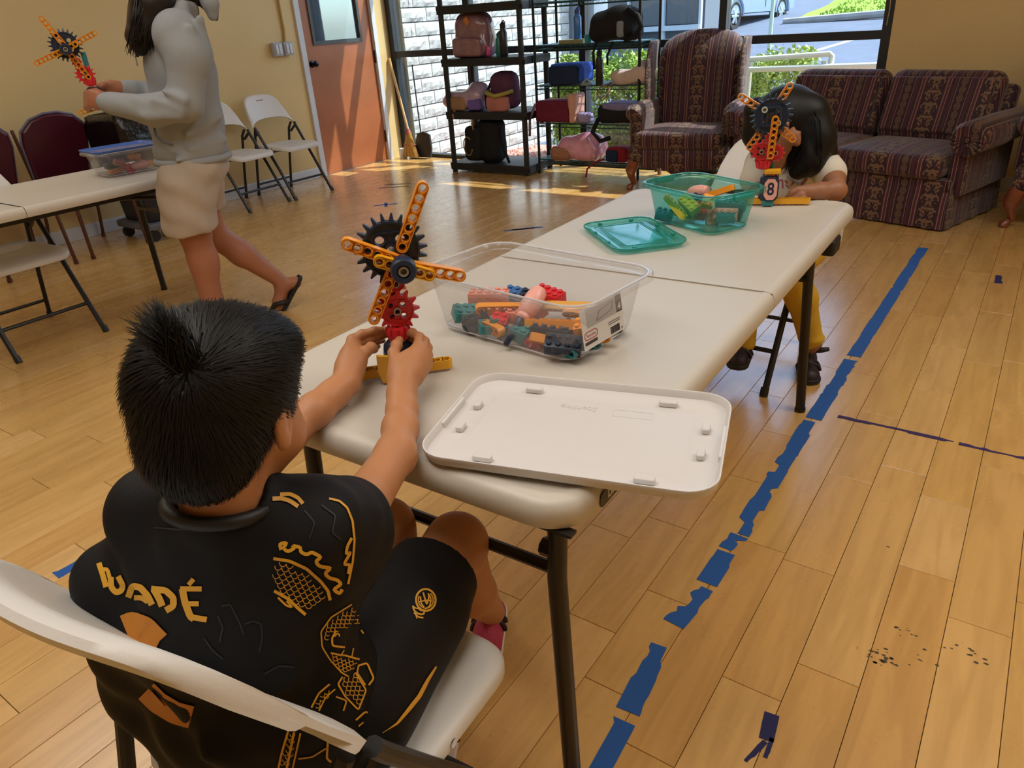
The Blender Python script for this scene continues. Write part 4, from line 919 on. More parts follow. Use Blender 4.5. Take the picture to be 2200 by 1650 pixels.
CI=[('brick',(5,2),SA,(1052,650,.775),(0,0,.45),'salmon pink toy brick standing tallest at the back left of the clear bin'),
('beam',7,OR,(1085,672,.772),(.2,.1,.75),'orange toy beam under the salmon brick in the clear bin'),
('brick',(4,2),TE,(1006,684,.760),(.35,.2,1.0),'long teal toy brick at the left wall of the clear bin'),
('knob',0,NV,(1014,698,.748),(.9,.3,.4),'navy toy roller in the left corner of the clear bin'),
('brick',(3,2),NV,(1030,694,.752),(.2,-.3,.6),'navy toy brick beside the roller in the clear bin'),
('brick',(2,2),RD,(1072,702,.75),(.3,.2,.4),'red toy brick behind the pink handle in the clear bin'),
('frame',0,TE,(1058,712,.747),(.1,.2,.8),'small green open toy frame near the front of the clear bin'),
('beam',5,OR,(1052,712,.7475),(0,0,-.32),'short orange toy beam lying along the front wall of the clear bin'),
('brick',(2,2),TE,(1118,728,.747),(.1,.25,.1),'teal cube shaped toy brick front and centre in the clear bin'),
('gear',0,RD,(1156,730,.746),(.4,.2,.2),'red toy gear peeking out behind the teal cube in the clear bin'),
('beam',7,OR,(1195,694,.775),(1.35,.0,.35),'long orange toy beam with seven holes in the middle of the clear bin'),
('brick',(4,2),NV,(1180,722,.75),(.1,.1,.3),'navy toy brick below the seven hole beam in the clear bin'),
('brick',(2,2),NV,(1225,720,.75),(.3,.1,-.4),'small navy toy brick right of the middle of the clear bin'),
('brick',(2,2),OR,(1258,715,.76),(.3,-.2,.3),'orange cube shaped toy brick behind the bin label'),
('beam',5,OR,(1188,736,.752),(.9,.1,.2),'orange toy beam leaning behind the navy front brick in the clear bin'),
('brick',(4,2),NV,(1210,750,.755),(.5,.1,.42),'big navy toy brick tilted at the front right of the clear bin'),
('beam',3,TE,(1216,764,.7455),(0,0,-.1),'teal toy beam lying in the nearest corner of the clear bin'),
('beam',4,TE,(1250,750,.7455),(.0,0,.65),'teal toy beam meeting the corner one at an angle in the clear bin'),
('beam',7,OR,(1245,728,.746),(.2,0,.3),'orange toy beam under the label side of the clear bin'),
('beam',6,OR,(1265,680,.77),(.6,.15,.5),'orange toy beam leaning at the right wall of the clear bin'),
('knob',0,NV,(1318,704,.748),(.7,.2,.2),'navy toy roller in the far right corner of the clear bin'),
('brick',(4,2),RD,(1180,648,.782),(.1,.05,-.2),'bright red toy brick on top at the back of the clear bin'),
('brick',(2,2),NV,(1135,652,.778),(.2,.1,.3),'navy toy brick on top at the back of the clear bin'),
('brick',(2,2),BL,(1102,645,.772),(.2,.1,.2),'blue toy brick on top at the back of the clear bin'),
('beam',6,YE,(1220,662,.785),(.9,.0,.35),'yellow toy beam sticking up at the back right of the clear bin'),
('brick',(3,2),SA,(1110,690,.752),(.1,.2,.5),'salmon toy brick low in the middle of the clear bin'),
('brick',(3,2),SA,(1150,675,.757),(.3,.1,-.3),'salmon toy brick near the back of the clear bin')]
for k,a,c,(px,py,z),r,lb in CI: toy(k,a,c,at(px,py,z),r,lb)
# pink handled toy driver with a dark shaft
p0=np.array(at(1142,652,.805)); p1=np.array(at(1118,690,.780)); d=Vector(p0-p1).normalized()
dv=thing('toy_screwdriver','pink handled toy screwdriver with dark tip leaning in the clear bin','toy',tuple(p0))
Rq=d.to_track_quat('Z','Y').to_matrix().to_4x4()
mk('handle',MB().lathe([(0,.038),(.012,.038),(.017,.032),(.0205,.012),(.021,-.006),(.018,-.026),(.014,-.030),(.015,-.038),(.012,-.042),(0,-.042)],22,Rq),PK,dv,40)
mk('shaft',MB().lathe([(.0,-.041),(.010,-.041),(.0095,-.055),(.007,-.06),(.006,-.105),(.0035,-.108),(0,-.108)],14,Rq),NV,dv,40)
# white lid lying upside down over the table edge
LIDM=M('lid_white','d8d5d3',.38,.5)
def lid(name,label,loc,rz,w_,d_,mat,rise=.02,panel=.05,rc=.045,rot=None):
    t=thing(name,label,'bin lid',loc,rz,None,rot); rings=[]
    for ins,z in ((.012,0),(.004,.0015),(0,.006),(-.003,rise-.002),(-.0025,rise),(-.0005,rise),(.001,rise-.002),(.004,.008),(.010,.0045),(.028,.0035),(panel-.006,.0035),(panel,.0065),(panel+.006,.0068)):
        rings.append([(x,y,z) for x,y in rrect(w_-2*ins,d_-2*ins,max(rc-ins,.012),7)])
    mk('panel',MB().loft(rings),mat,t,40); return t
wl=lid('bin_lid','white plastic bin lid upside down overhanging the near right table corner',(-.50,.848,.7375),math.radians(15.5),.435,.283,LIDM)
for x,y,r in ((-.187,.04,0),(-.187,-.035,0),(.187,.045,0),(.187,-.03,0),(-.11,.113,1),(.12,.113,1),(-.12,-.113,1),(.12,-.113,1)):
    mk('stacking_tab',MB().rbox(.03 if r else .012,.012 if r else .022,.004,.013,.003,.002,n=2,mat=Matrix.Translation((x,y,0))),LIDM,wl)
for x in (-.215,.215): mk('latch_lug',MB().rbox(.008,.09,.004,.018,.003,.002,n=2,mat=Matrix.Translation((x*1.004,0,0))),LIDM,wl)
V,F=text_mesh('Sterilite',.02); mk('embossed_mark',MB().add([(-x-.02,-(y)+.07,.0072) for x,y,z in V],[f[:] for f in F]),M('lid_emboss','d5d3d4',.3),wl,0)
mk('embossed_panel',MB().prism(rrect(.065,.022,.001,2),.0066,.0072,[rrect(.063,.02,.001,2)],Matrix.Translation((.07,.066,0))),M('lid_emboss','d5d3d4',.3),wl,0)
# teal bin and lid
TEAL=clearM('teal_plastic','bdeee8','45b8ae',.16,.9,.07); TEALE=clearM('teal_edge','58c4b8','35b0a4',.6,1,.1)
tbin=bin_('storage_bin','translucent teal storage bin with toy pieces on the far half of the table',(-.805,2.105,.7375),math.radians(-26),.265,.165,.305,.20,.115,TEAL,.04,TEALE)
for sx in (1,-1): mk('end_handle',MB().rbox(.02,.07,.095,.112,.006,.005,mat=Matrix.Translation((sx*.168,0,0))),TEALE,tbin)
tl_=lid('bin_lid','translucent teal lid lying on the table beside the teal bin',(-.925,1.895,.7375),math.radians(-42),.315,.215,TEAL,.012,.04,.045)
mk('rim',MB().tube([(x,y,.011) for x,y in rrect(.317,.217,.046,7)],.0022,6,True),TEALE,tl_)
mk('panel_edge',MB().tube([(x,y,.007) for x,y in rrect(.225,.125,.012,5)],.0016,6,True),TEALE,tl_)
for x,y in ((-.14,.05),(-.14,-.05),(.14,.05),(.14,-.05),(-.05,.098),(.06,.098),(-.05,-.098),(.06,-.098)): mk('clip',MB().rbox(.012,.012,.004,.0125,.003,.002,n=2,mat=Matrix.Translation((x,y,0))),TEALE,tl_)
TI=[('beam',6,YG,(1456,446,.790),(1.2,.45,-.55),'long lime toy beam leaning at the left of the teal bin'),
('brick',(4,2),YG,(1482,446,.783),(.5,.4,-.5),'lime toy brick beside the long lime beam in the teal bin'),
('beam',5,YG,(1470,466,.748),(.2,0,-.45),'lime toy beam low at the front of the teal bin'),
('brick',(3,2),TE,(1425,470,.748),(.2,.2,.3),'teal toy brick in the left corner of the teal bin'),
('gear',0,RD,(1493,452,.77),(.5,.4,.2),'red toy gear in the middle of the teal bin'),
('brick',(2,2),RD,(1502,468,.748),(.2,.1,.3),'red toy brick at the front of the teal bin'),
('brick',(2,3),SA,(1528,468,.748),(1.35,.0,.5),'salmon toy brick standing upright at the front of the teal bin'),
('brick',(4,2),SA,(1560,462,.762),(1.2,.0,.2),'salmon toy brick lying right of the upright one in the teal bin'),
('brick',(3,1),TE,(1558,478,.7465),(.1,0,.25),'small bright teal toy brick at the front right of the teal bin'),
('brick',(5,2),TE,(1570,448,.775),(.2,.05,.15),'long dark teal toy brick at the back right of the teal bin'),
('brick',(2,2),NV,(1580,470,.75),(.2,.1,.1),'navy toy brick in the right corner of the teal bin'),
('brick',(3,2),NV,(1500,440,.772),(.3,.2,-.2),'navy toy brick at the back of the teal bin'),
('brick',(2,2),OR,(1518,438,.80),(.8,.3,.4),'pale orange toy brick on top in the middle of the teal bin'),
('beam',5,OR,(1548,412,.815),(1.3,-.35,.2),'orange toy beam sticking out over the rim of the teal bin'),
('barrel',0,PK,(1502,412,.80),(1.4,.2,1.2),'pale pink toy handle at the back of the teal bin')]
for k,a,c,(px,py,z),r,lb in TI: toy(k,a,c,at(px,py,z),r,lb)
# bin with the blue lid on the left table
bb=bin_('storage_bin','clear storage bin with blue lid on the left table',(-3.875,2.025,.7375),math.radians(84),.26,.18,.31,.215,.115,CLR,.035,CLE)
BLU=clearM('blue_lid','7f9fe0','5a7fd0',.75,.8,.1)
o=lid('bin_lid','translucent blue lid closed on the bin at the left table',(-3.875,2.025,.8505),math.radians(84),.335,.24,BLU,.014,.04,.04)
BI=[('beam',6,OR,(-.06,-.03,.0),(0,0,.5),'orange toy beam at the left end of the blue lidded bin'),('brick',(3,2),OR,(.06,.02,.045),(.3,.1,.2),'orange toy brick on top in the blue lidded bin'),
('brick',(3,2),SA,(-.02,.03,.025),(.3,.3,.1),'salmon toy brick in the middle of the blue lidded bin'),('gear',0,RD,(.0,-.04,.005),(1.2,.2,.2),'red toy gear at the front of the blue lidded bin'),
('barrel',0,PK,(.05,-.05,.02),(1.5,0,1.3),'pink toy handle at the front of the blue lidded bin'),('brick',(4,2),NV,(-.05,.05,.005),(.1,.3,.1),'navy toy brick at the back of the blue lidded bin'),('brick',(4,2),OR,(.09,-.02,.008),(0,.2,.3),'orange toy brick at the right end of the blue lidded bin')]
for k,a,c,(x,y,z),r,lb in BI:
    a_=math.radians(84); toy(k,a,c,(-3.875+x*math.cos(a_)-y*math.sin(a_),2.025+x*math.sin(a_)+y*math.cos(a_),.745+z),(r[0],r[1],r[2]+a_),lb)
# ================================================================ people
def skinM(name,col): return M(name,col,.48,.4,var=(9,.07),sub=.15)
SK1=skinM('skin_boy','b98057'); SK2=skinM('skin_adult','a87056'); SK3=skinM('skin_girl','9a694c')
HAIRM=M('hair_black','0c0a0a',.5,.3); HAIR2=M('hair_dark_brown','1d1512',.45,.4)
NAIL=M('nail','d3a184',.35)
D=on_depth
def strands(roots,dirs,nrm,length,lift,width,mat,parent,surf,n=6,seed=1,name='hair_strands',curl=None):
    """thin tapered ribbons that follow the surface function surf(p)->p"""
    rg=np.random.default_rng(seed); m=len(roots); V=np.zeros((m,n+1,2,3)); p=roots.copy(); d=dirs.copy()
    for k in range(n+1):
        wd=width*(1-k/n)**.7*.5+.00008; side=np.cross(d,nrm); side/=np.linalg.norm(side,axis=1)[:,None]+1e-9
        V[:,k,0]=p-side*wd; V[:,k,1]=p+side*wd
        st=(length/n)[:,None]; p=p+d*st
        p,nrm=surf(p,lift*((k+1)/n)[:,None] if np.ndim(lift*1.0)>1 else (lift*((k+1)/n))[:,None])
        d=d-nrm*(d*nrm).sum(1)[:,None]*.8+np.array([0,0,-.16/n]); 
        if curl is not None: d=d+curl(p)*(.5/n)
        d/=np.linalg.norm(d,axis=1)[:,None]+1e-9
    V=V.reshape(-1,3); F=[]
    base=np.arange(m)[:,None]*(2*(n+1)); k=np.arange(n)[None,:]*2
    q=np.stack([base+k,base+k+1,base+k+3,base+k+2],-1).reshape(-1,4)
    o=npmesh(name,V,q,mat,parent,True,True,kind='stuff'); return o
def bvh_of(o):
    M_=rootM(o); return BVHTree.FromPolygons([M_@v.co for v in o.data.vertices],[tuple(p.vertices) for p in o.data.polygons])
def lay(bvh,px,py,off=.0016):
    d=Vector(sight(px,py)).normalized(); h=bvh.ray_cast(Vector(EYE),d)
    if h[0] is None: return None
    n=h[1] if h[1].dot(d)<0 else -h[1]
    return h[0]+n*off
def stroke(mb,bvh,pts,wd,step=5,off=.0016,taper=False,closed=False):
    """a printed line laid on cloth along surveyed photo points"""
    P=[np.array(p,float) for p in pts]
    if closed: P.append(P[0])
    Q=[P[0]]
    for a,b in zip(P,P[1:]):
        k=max(1,int(np.hypot(*(b-a))/step)); Q+=[a+(b-a)*(i+1)/k for i in range(k)]
    o0=len(mb.v)
    # one corner-rounding pass
    if len(Q)>4: Q=[Q[0]]+[(Q[i-1]+2*Q[i]+Q[i+1])/4 for i in range(1,len(Q)-1)]+[Q[-1]]
    prev=None; n=len(Q)
    for i,q in enumerate(Q):
        t=Q[min(i+1,n-1)]-Q[max(i-1,0)]; t=t/(np.hypot(*t)+1e-9); w_=wd/2*(1 if not taper else max(.15,math.sin(PI*(.12+.88*(1-i/n)))))
        l=lay(bvh,*(q+np.array([-t[1],t[0]])*w_),off); r=lay(bvh,*(q-np.array([-t[1],t[0]])*w_),off)
        if l is None or r is None or (l-r).length>wd*.0025+.004: 
            if mb.f and len(mb.v)>o0: return
            prev=None; continue
        if prev is not None and (prev[0]-l).length>=.02 and len(mb.v)>o0: return
        if prev is not None and (prev[0]-l).length<.02:
            o=len(mb.v); mb.v+=[tuple(prev[0]),tuple(prev[1]),tuple(r),tuple(l)]; mb.f.append((o,o+1,o+2,o+3))
        prev=(l,r)
def inpoly(p,poly):
    x,y=p; c=False; j=len(poly)-1
    for i in range(len(poly)):
        if (poly[i][1]>y)!=(poly[j][1]>y) and x<(poly[j][0]-poly[i][0])*(y-poly[i][1])/(poly[j][1]-poly[i][1])+poly[i][0]: c=not c
        j=i
    return c
def scales(mb,bvh,poly,s,ang,wd,off=.0016):
    xs=[p[0] for p in poly]; ys=[p[1] for p in poly]; cx,cy=sum(xs)/len(xs),sum(ys)/len(ys); R_=max(max(xs)-min(xs),max(ys)-min(ys)); c,sn=math.cos(ang),math.sin(ang)
    n=int(R_/s)+1
    for j in range(-n,n+1):
        for i in range(-n,n+1):
            u=(i+.5*(j%2))*s; v=j*s*.62; P=[]
            for k in range(6):
                a=PI*k/5; x,y=u+s*.5*math.cos(a),v+s*.55*math.sin(a); P.append((cx+x*c-y*sn,cy+x*sn+y*c))
            if all(inpoly(p,poly) for p in (P[0],P[2],P[5])): stroke(mb,bvh,P,wd,99,off)
def shoe(name,label,parent,toe,heel,z,wd,up_col,sole_col,high=.07,tilt=None):
    """toe/heel are ground points (world)"""
    a=np.array([*heel,z]); b=np.array([*toe,z]); f=(b-a)/np.linalg.norm(b-a); L_=np.linalg.norm(b-a)
    s=SDF(np.minimum(a,b)-.08,np.maximum(a,b)+np.array([.08,.08,.14]),.0045)
    h=wd/2
    s.cone(a+f*h*.9+[0,0,.02],b-f*h*1.1+[0,0,.016],h*.85,h*.95,.01); s.cone(a+f*h*1.0+[0,0,.05],b-f*h*1.6+[0,0,.026],h*.8,h*.62,.02); s.cone(a+f*h+[0,0,high-.02],a+f*h*1.5+[0,0,high],h*.72,h*.6,.02)
    s.cut((0,0,z+.004),(0,0,-1)); o=npmesh(name,*s.mesh(2),up_col,parent,label=label)
    s=SDF(np.minimum(a,b)-.08,np.maximum(a,b)+.08,.0045); s.cone(a+f*h*.9+[0,0,.012],b-f*h*1.05+[0,0,.012],h*.93,h*1.04,.006); s.cut((0,0,z),(0,0,-1)); s.cut((0,0,z+.02),(0,0,1)); npmesh('sole',*s.mesh(2),sole_col,o)
    side=np.array([-f[1],f[0],0])
    for k in (.42,.55): npmesh('strap',*(lambda q:(q.v,q.f))(MB().tube([a+f*L_*k+side*h*math.cos(t)*1.02+np.array([0,0,.03+.05*math.sin(t)*(1.15-k)]) for t in [PI*i/10 for i in range(11)]],.006,6)),M('strap_dark','2a2030',.6),o)
    return o
# ---------------------------------------------------------------- the seated boy
HC=on_z(478,864,.972); yaw=math.radians(113); pit=math.radians(-18)
hf=np.array([math.cos(yaw)*math.cos(pit),math.sin(yaw)*math.cos(pit),math.sin(pit)]); hr,hf,hu=[np.array(v) for v in basis(hf)]
HB=np.stack([hr,hf,hu],1); hp=lambda x,y,z:HC+hr*x+hf*y+hu*z
shR=np.array([-.588,.415,.815]); shL=D(332,1092,.85); tr=(shR-shL)/np.linalg.norm(shR-shL); tf=np.array([-tr[1],tr[0],0]); tf/=np.linalg.norm(tf)
elR=D(850,978,1.075); wrR=D(863,846,1.215); elL=D(612,940,1.17); wrL=D(744,822,1.275)
# head and neck
s=SDF(HC-.19,HC+.17,.0032)
s.ell(hp(0,-.008,.022),(.073,.089,.080),HB,.01); s.ell(hp(0,.035,-.028),(.060,.056,.072),HB,.03); s.ell(hp(0,.055,-.075),(.033,.030,.024),HB,.03)
for q in (1,-1):
    s.ell(hp(q*.042,.052,-.045),(.024,.026,.026),HB,.02)                      # cheeks
    s.ell(hp(q*.030,.083,.004),(.015,.010,.009),HB,.008,'sub')                # eye sockets
    s.ell(hp(q*.0735,-.004,-.018),(.0075,.0175,.027),HB,.006); s.ell(hp(q*.081,.002,-.016),(.006,.009,.015),HB,.005,'sub'); s.ell(hp(q*.072,-.002,-.042),(.006,.009,.009),HB,.006)
s.cone(hp(0,.088,.0),hp(0,.103,-.026),.006,.0095,.01); s.ell(hp(0,.090,-.050),(.019,.009,.0045),HB,.006); s.ell(hp(0,.088,-.058),(.016,.009,.005),HB,.006)
NK=np.array([*((hp(0,-.03,-.06)+np.array([-.672,.352,0]))[:2]/2),.868]); s.cone(hp(0,-.02,-.05),NK-[0,0,.03],.045,.047,.02)
head=s.mesh(2)
# arms down to the finger tips
s=SDF((-1.03,.26,.66),(-.5,1.02,.90),.0026)
s.chain([D(735,1135,.90),D(770,1098,.95),elR],[.030,.034,.0285],.02); s.chain([elR,D(860,920,1.14),D(864,880,1.185),wrR],[.0280,.0255,.0228,.0212],.02)
s.chain([shL*.6+np.array([-.90,.45,.775])*.4,(-.90,.45,.775),elL],[.036,.036,.0285],.02); s.chain([elL,D(678,880,1.215),D(715,848,1.25),wrL],[.028,.0265,.0232,.0212],.02)
def finger(pts,r0,r1,k=.0032):
    n=len(pts); P=[D(*p) for p in pts]; s.chain(P,[r0+(r1-r0)*i/(n-1) for i in range(n)],k)
    for p in P[1:-1]: s.ell(p,(r0*1.03,)*3,None,.002)
# right hand, back of the hand to the camera
s.chain([wrR,D(868,812,1.245),D(880,782,1.27)],[.0212,.0225,.025],.02)
for a,b in (((872,800,1.25),(897,748,1.288)),((880,800,1.255),(907,757,1.292)),((888,802,1.26),(913,770,1.296)),((885,808,1.255),(914,785,1.295))): s.cone(D(*a),D(*b),.016,.0115,.014)
finger([(897,748,1.288),(901,724,1.31),(886,715,1.328),(871,716,1.338)],.0094,.0068)
finger([(907,757,1.292),(912,733,1.318),(897,726,1.338),(881,729,1.348)],.0094,.0068)
finger([(913,770,1.296),(919,747,1.322),(905,740,1.343),(889,744,1.352)],.0090,.0065)
finger([(914,785,1.295),(921,764,1.318),(910,757,1.336),(896,760,1.345)],.0082,.006)
s.cone(D(858,815,1.24),D(850,782,1.262),.0165,.013,.014); finger([(850,784,1.26),(846,758,1.285),(852,742,1.303),(858,731,1.318)],.0112,.0082)
# left hand, seen from the thumb side
s.chain([wrL,D(750,792,1.30),D(757,768,1.315)],[.0205,.022,.024],.02)
for a,b in (((752,790,1.30),(757,730,1.335)),((758,790,1.305),(766,737,1.345)),((760,792,1.32),(769,748,1.36)),((760,795,1.33),(768,760,1.37))): s.cone(D(*a),D(*b),.0155,.011,.014)
finger([(757,730,1.335),(778,718,1.34),(805,711,1.345),(829,708,1.35)],.0092,.0066)
finger([(768,739,1.345),(792,731,1.35),(814,722,1.352),(832,718,1.355)],.0092,.0066)
finger([(769,748,1.36),(790,741,1.375),(808,733,1.378),(822,731,1.375)],.0088,.0063)
finger([(768,760,1.37),(785,754,1.385),(800,747,1.39),(812,744,1.388)],.008,.0058)
s.cone(D(755,800,1.29),D(772,772,1.302),.0165,.0125,.014); finger([(770,775,1.30),(786,755,1.315),(797,747,1.325),(804,750,1.33)],.0112,.0084)
arms=s.mesh(2)
# legs
s=SDF((-1.02,.28,.03),(-.52,1.12,.62),.0045)
kR=np.array([-.700,.752,.505]); kL=np.array([-.845,.725,.505])
s.chain([(-.63,.43,.515),kR],[.078,.052],.02); s.ell(kR,(.050,.05,.05),None,.02); s.chain([kR,(-.745,.83,.31),(-.83,.985,.085)],[.048,.045,.03],.02)
s.chain([(-.745,.41,.515),kL],[.078,.052],.02); s.chain([kL,(-.80,.72,.3),(-.745,.655,.10)],[.048,.045,.03],.02)
legs=s.mesh(2)
V,F=joinVF(head,arms,legs)
boy=npmesh('person',V,F,SK1,None); tag(boy,'boy in black and gold football kit seated at the near end of the long table','person')
for q in (1,-1):
    e=npmesh('eye',*(lambda m:(m.v,m.f))(MB().lathe([(0,-.011),(.006,-.009),(.0105,-.003),(.0105,.003),(.006,.009),(0,.011)],14,Matrix.Translation(Vector(hp(q*.030,.0745,.003))))),M('eye_white','e8e2da',.2),boy)
    npmesh('pupil',*(lambda m:(m.v,m.f))(MB().lathe([(0,-.0055),(.0035,-.004),(.005,0),(.0035,.004),(0,.0055)],12,Matrix.Translation(Vector(hp(q*.030,.0815,.002))))),HAIRM,e)
    npmesh('eyebrow',*(lambda m:(m.v,m.f))(MB().tube([hp(q*.014,.090,.020),hp(q*.03,.088,.025),hp(q*.046,.078,.020)],[.002,.003,.0015],6)),HAIRM,boy)
npmesh('lips',*(lambda m:(m.v,m.f))(MB().tube([hp(-.018,.092,-.054),hp(-.006,.0985,-.052),hp(.006,.0985,-.052),hp(.018,.092,-.054)],[.002,.004,.004,.002],6)),M('lips','9c5a4c',.4),boy)
for p,q in (((871,714.5,1.333),(873,715,1.331)),((858,729.5,1.312),(857,732,1.309)),((829,706,1.345),(826,707,1.343)),((804.5,748,1.324),(802.5,747,1.322))):
    npmesh('fingernail',*(lambda m:(m.v,m.f))(MB().tube([D(*p),D(*q)],[.0042,.0045],8)),NAIL,boy)
# hair : a full cap plus strands that run out from the whorl
CAPC=hp(0,-.012,.022); CR=np.array([.079,.095,.084])
s=SDF(HC-.15,HC+.16,.0032); s.ell(CAPC,CR,HB,.01); s.ell(hp(0,-.048,-.044),(.060,.045,.050),HB,.03); s.ell(hp(0,.048,.060),(.062,.048,.034),HB,.03)
s.rbox(hp(0,.105,-.055),(.12,.072,.085),.04,HB,.01,'sub')
for q in (1,-1): s.ell(hp(q*.090,-.002,-.038),(.034,.021,.034),HB,.006,'sub')
hair=npmesh('hair',*s.mesh(2),M('hair_cap','0d0b0b',.75,.2),boy,label='short straight black hair with a tuft at the crown')
hb=bvh_of(hair)
def hairsurf(p,l):
    L_=np.zeros_like(p); N_=np.zeros_like(p)
    for i in range(len(p)):
        c,n,_,_=hb.find_nearest(Vector(p[i])); L_[i]=c; N_[i]=n
    return L_+N_*(.0012+l),N_
W0=np.array(lay(hb,412,790,0)); me=hair.data; mv=np.array([v.co[:] for v in me.vertices]); mn=np.array([v.normal[:] for v in me.vertices])
rg=np.random.default_rng(3); ix=rg.integers(0,len(mv),15000); r=mv[ix]+rg.normal(size=(15000,3))*.0012; n=mn[ix]
dv=r-W0; dv-=n*(dv*n).sum(1)[:,None]; dist=np.linalg.norm(dv,axis=1)[:,None]; dv/=dist+1e-9
sw=np.cross(n,dv); dv=dv+sw*.5*np.exp(-dist/.05)+rg.normal(size=dv.shape)*.13; dv/=np.linalg.norm(dv,axis=1)[:,None]
strands(r,dv,n,rg.uniform(.022,.05,len(r)),rg.uniform(.0004,.0052,len(r))*(.5+np.minimum(1,dist[:,0]/.05)),.0014,HAIRM,hair,hairsurf,5,4)
mb=MB()
for i in range(420):
    px=rg.normal(392,20); py=rg.normal(775,14); b0=lay(hb,px,py,0)
    if b0 is None: continue
    b0=np.array(b0); t_=rg.uniform(0,1); tip=D(268+t_*128+rg.normal(0,10),632+abs(t_-.5)*70+rg.uniform(0,75),float((ROT@(b0-EYE))[2])+rg.uniform(-.02,.03)); mid=(b0+tip)/2+np.array([0,0,.010])+hf*rg.normal(0,.004)
    P=[b0*(1-t)**2+2*mid*t*(1-t)+tip*t*t for t in (0,.25,.5,.75,1)]; mb.tube(P,[.0011,.0010,.0008,.0005,.0001],3)
npmesh('tuft',mb.v,mb.f,HAIRM,hair,kind='stuff')
# shirt
BS=M('shirt_black','0c0c0f',.65,.25,bump=(420,.08),var=(3,.25)); GOLD=M('print_gold','d9a02c',.45); ORNG=M('print_amber','c07a1c',.5); FAINT=M('print_faint','1c1c24',.5)
s=SDF((-1.02,.13,.40),(-.46,.66,.92),.0042)
TB=np.stack([tr,tf,[0,0,1]],1); B2=lambda x,y,z:np.array([-.7,.352,0])+tr*x+tf*y+np.array([0,0,z])
s.ell(B2(0,-.005,.47),(.150,.125,.06),TB,.03); s.ell(B2(0,-.01,.56),(.152,.128,.13),TB,.04); s.ell(B2(.0,-.012,.70),(.148,.112,.12),TB,.04); s.ell(B2(0,.0,.79),(.125,.085,.06),TB,.04)
s.cone(shL+tr*.02-[0,0,.005],shR-tr*.02-[0,0,.01],.050,.052,.04); s.cone((-.69,.345,.80),NK-[0,0,.012],.085,.060,.03)
s.cone(shR-[.02,0,.012],D(735,1132,.92),.062,.064,.03); s.cone(D(690,1210,.87),D(728,1190,.92),.056,.054,.03)
s.cone(shL,shL*.35+np.array([-.90,.45,.775])*.65,.048,.054,.03); s.cone(B2(-.13,-.03,.74),B2(-.145,-.02,.55),.05,.06,.03)
# drape folds
for a,b,r_ in ((B2(.13,-.05,.70),B2(.10,-.10,.50),.010),(B2(.0,-.135,.60),B2(.12,-.09,.47),.011),(D(660,1110,.84),D(735,1140,.925),.007),(D(640,1170,.83),D(720,1230,.90),.008)):
    s.cone(a,b,r_,r_*.6,.022)
s.cone(NK+[0,0,.04],NK-[0,0,.01],.047,.050,.008,'sub'); s.cut((0,0,.435),(0,0,-1))
gx,gy,gz=s.ax[0][:,None,None],s.ax[1][None,:,None],s.ax[2][None,None,:]; s.D+=(0.0022*np.sin(52*gx+34*gz+3*np.sin(19*gy))*np.sin(31*gy-40*gz+2*np.sin(23*gx))+.0016*np.sin(95*gz+60*gx-40*gy)).astype(np.float32)
shirt=npmesh('shirt',*s.mesh(2),BS,boy,label='black football shirt with gold dragon print')
ring=[NK+tr*.056*math.cos(a)+tf*.054*math.sin(a)+np.array([0,0,.010*math.sin(a)*-1]) for a in [2*PI*k/28 for k in range(28)]]
npmesh('collar',*(lambda m:(m.v,m.f))(MB().tube(ring,.0085,8,True)),M('collar_black','121216',.5),shirt)
# shorts
SHM=M('shorts_black','0b0b0e',.65,.25,bump=(300,.08))
s=SDF((-1.0,.22,.38),(-.48,.80,.62),.0042)
s.ell((-.69,.395,.50),(.155,.13,.075),TB,.03); s.cone((-.62,.42,.515),(-.675,.655,.515),.088,.078,.03); s.cone((-.755,.41,.515),(-.83,.625,.515),.088,.076,.03); s.cone((-.60,.40,.485),(-.64,.60,.49),.07,.06,.03)
s.cut((-.665,.672,.5),(-.3,1,.05)); s.cut((0,0,.448),(0,0,-1)); shorts=npmesh('shorts',*s.mesh(2),SHM,boy,label='black football shorts with a gold crest and hem stripe')
shoe('shoe','pink running shoe',boy,(-.90,1.075),(-.795,.905),.002,.078,M('shoe_pink','b83a5e',.6,bump=(150,.3)),M('sole_white','e6dfe2',.5))
shoe('shoe','shoe tucked back under the seat',boy,(-.70,.60),(-.78,.76),.03,.075,M('shoe_pale','d9cfd4',.6),M('sole_white','e6dfe2',.5))
sb=bvh_of(shirt); hb2=bvh_of(shorts)
Z8=lambda L_:[(x*.3636,1050+y*.3636) for x,y in L_]; Z1=lambda L_:[(550+x*.3636,1050+y*.3636) for x,y in L_]
def prints(name,items,col,par,bv,off=.0016,label=None):
    for it in items:
        mb=MB(); stroke(mb,bv,it[0],it[1],4,off,len(it)>2)
        if mb.f: mk(name,mb,col,par,60,world=True)
prints('lettering',[(Z8([(1082,588),(1098,670),(1128,750),(1150,765)]),15),(Z8([(1070,588),(1195,588)]),11),(Z8([(1105,676),(1178,676)]),11),(Z8([(1120,752),(1225,770)]),12),(Z8([(1118,565),(1148,530)]),10),
 (Z8([(915,590),(950,650),(965,690)]),15),(Z8([(900,590),(985,598),(1030,640),(1030,690),(985,715)]),14),
 (Z8([(765,640),(790,572),(835,580),(880,630),(905,682)]),14),(Z8([(800,640),(845,640),(880,665)]),11),
 (Z8([(660,520),(662,580),(690,612),(725,600),(735,570),(705,515)]),13),(Z8([(590,440),(610,500),(632,580)]),12),(Z8([(600,480),(640,475),(655,530)]),9)],GOLD,shirt,sb)
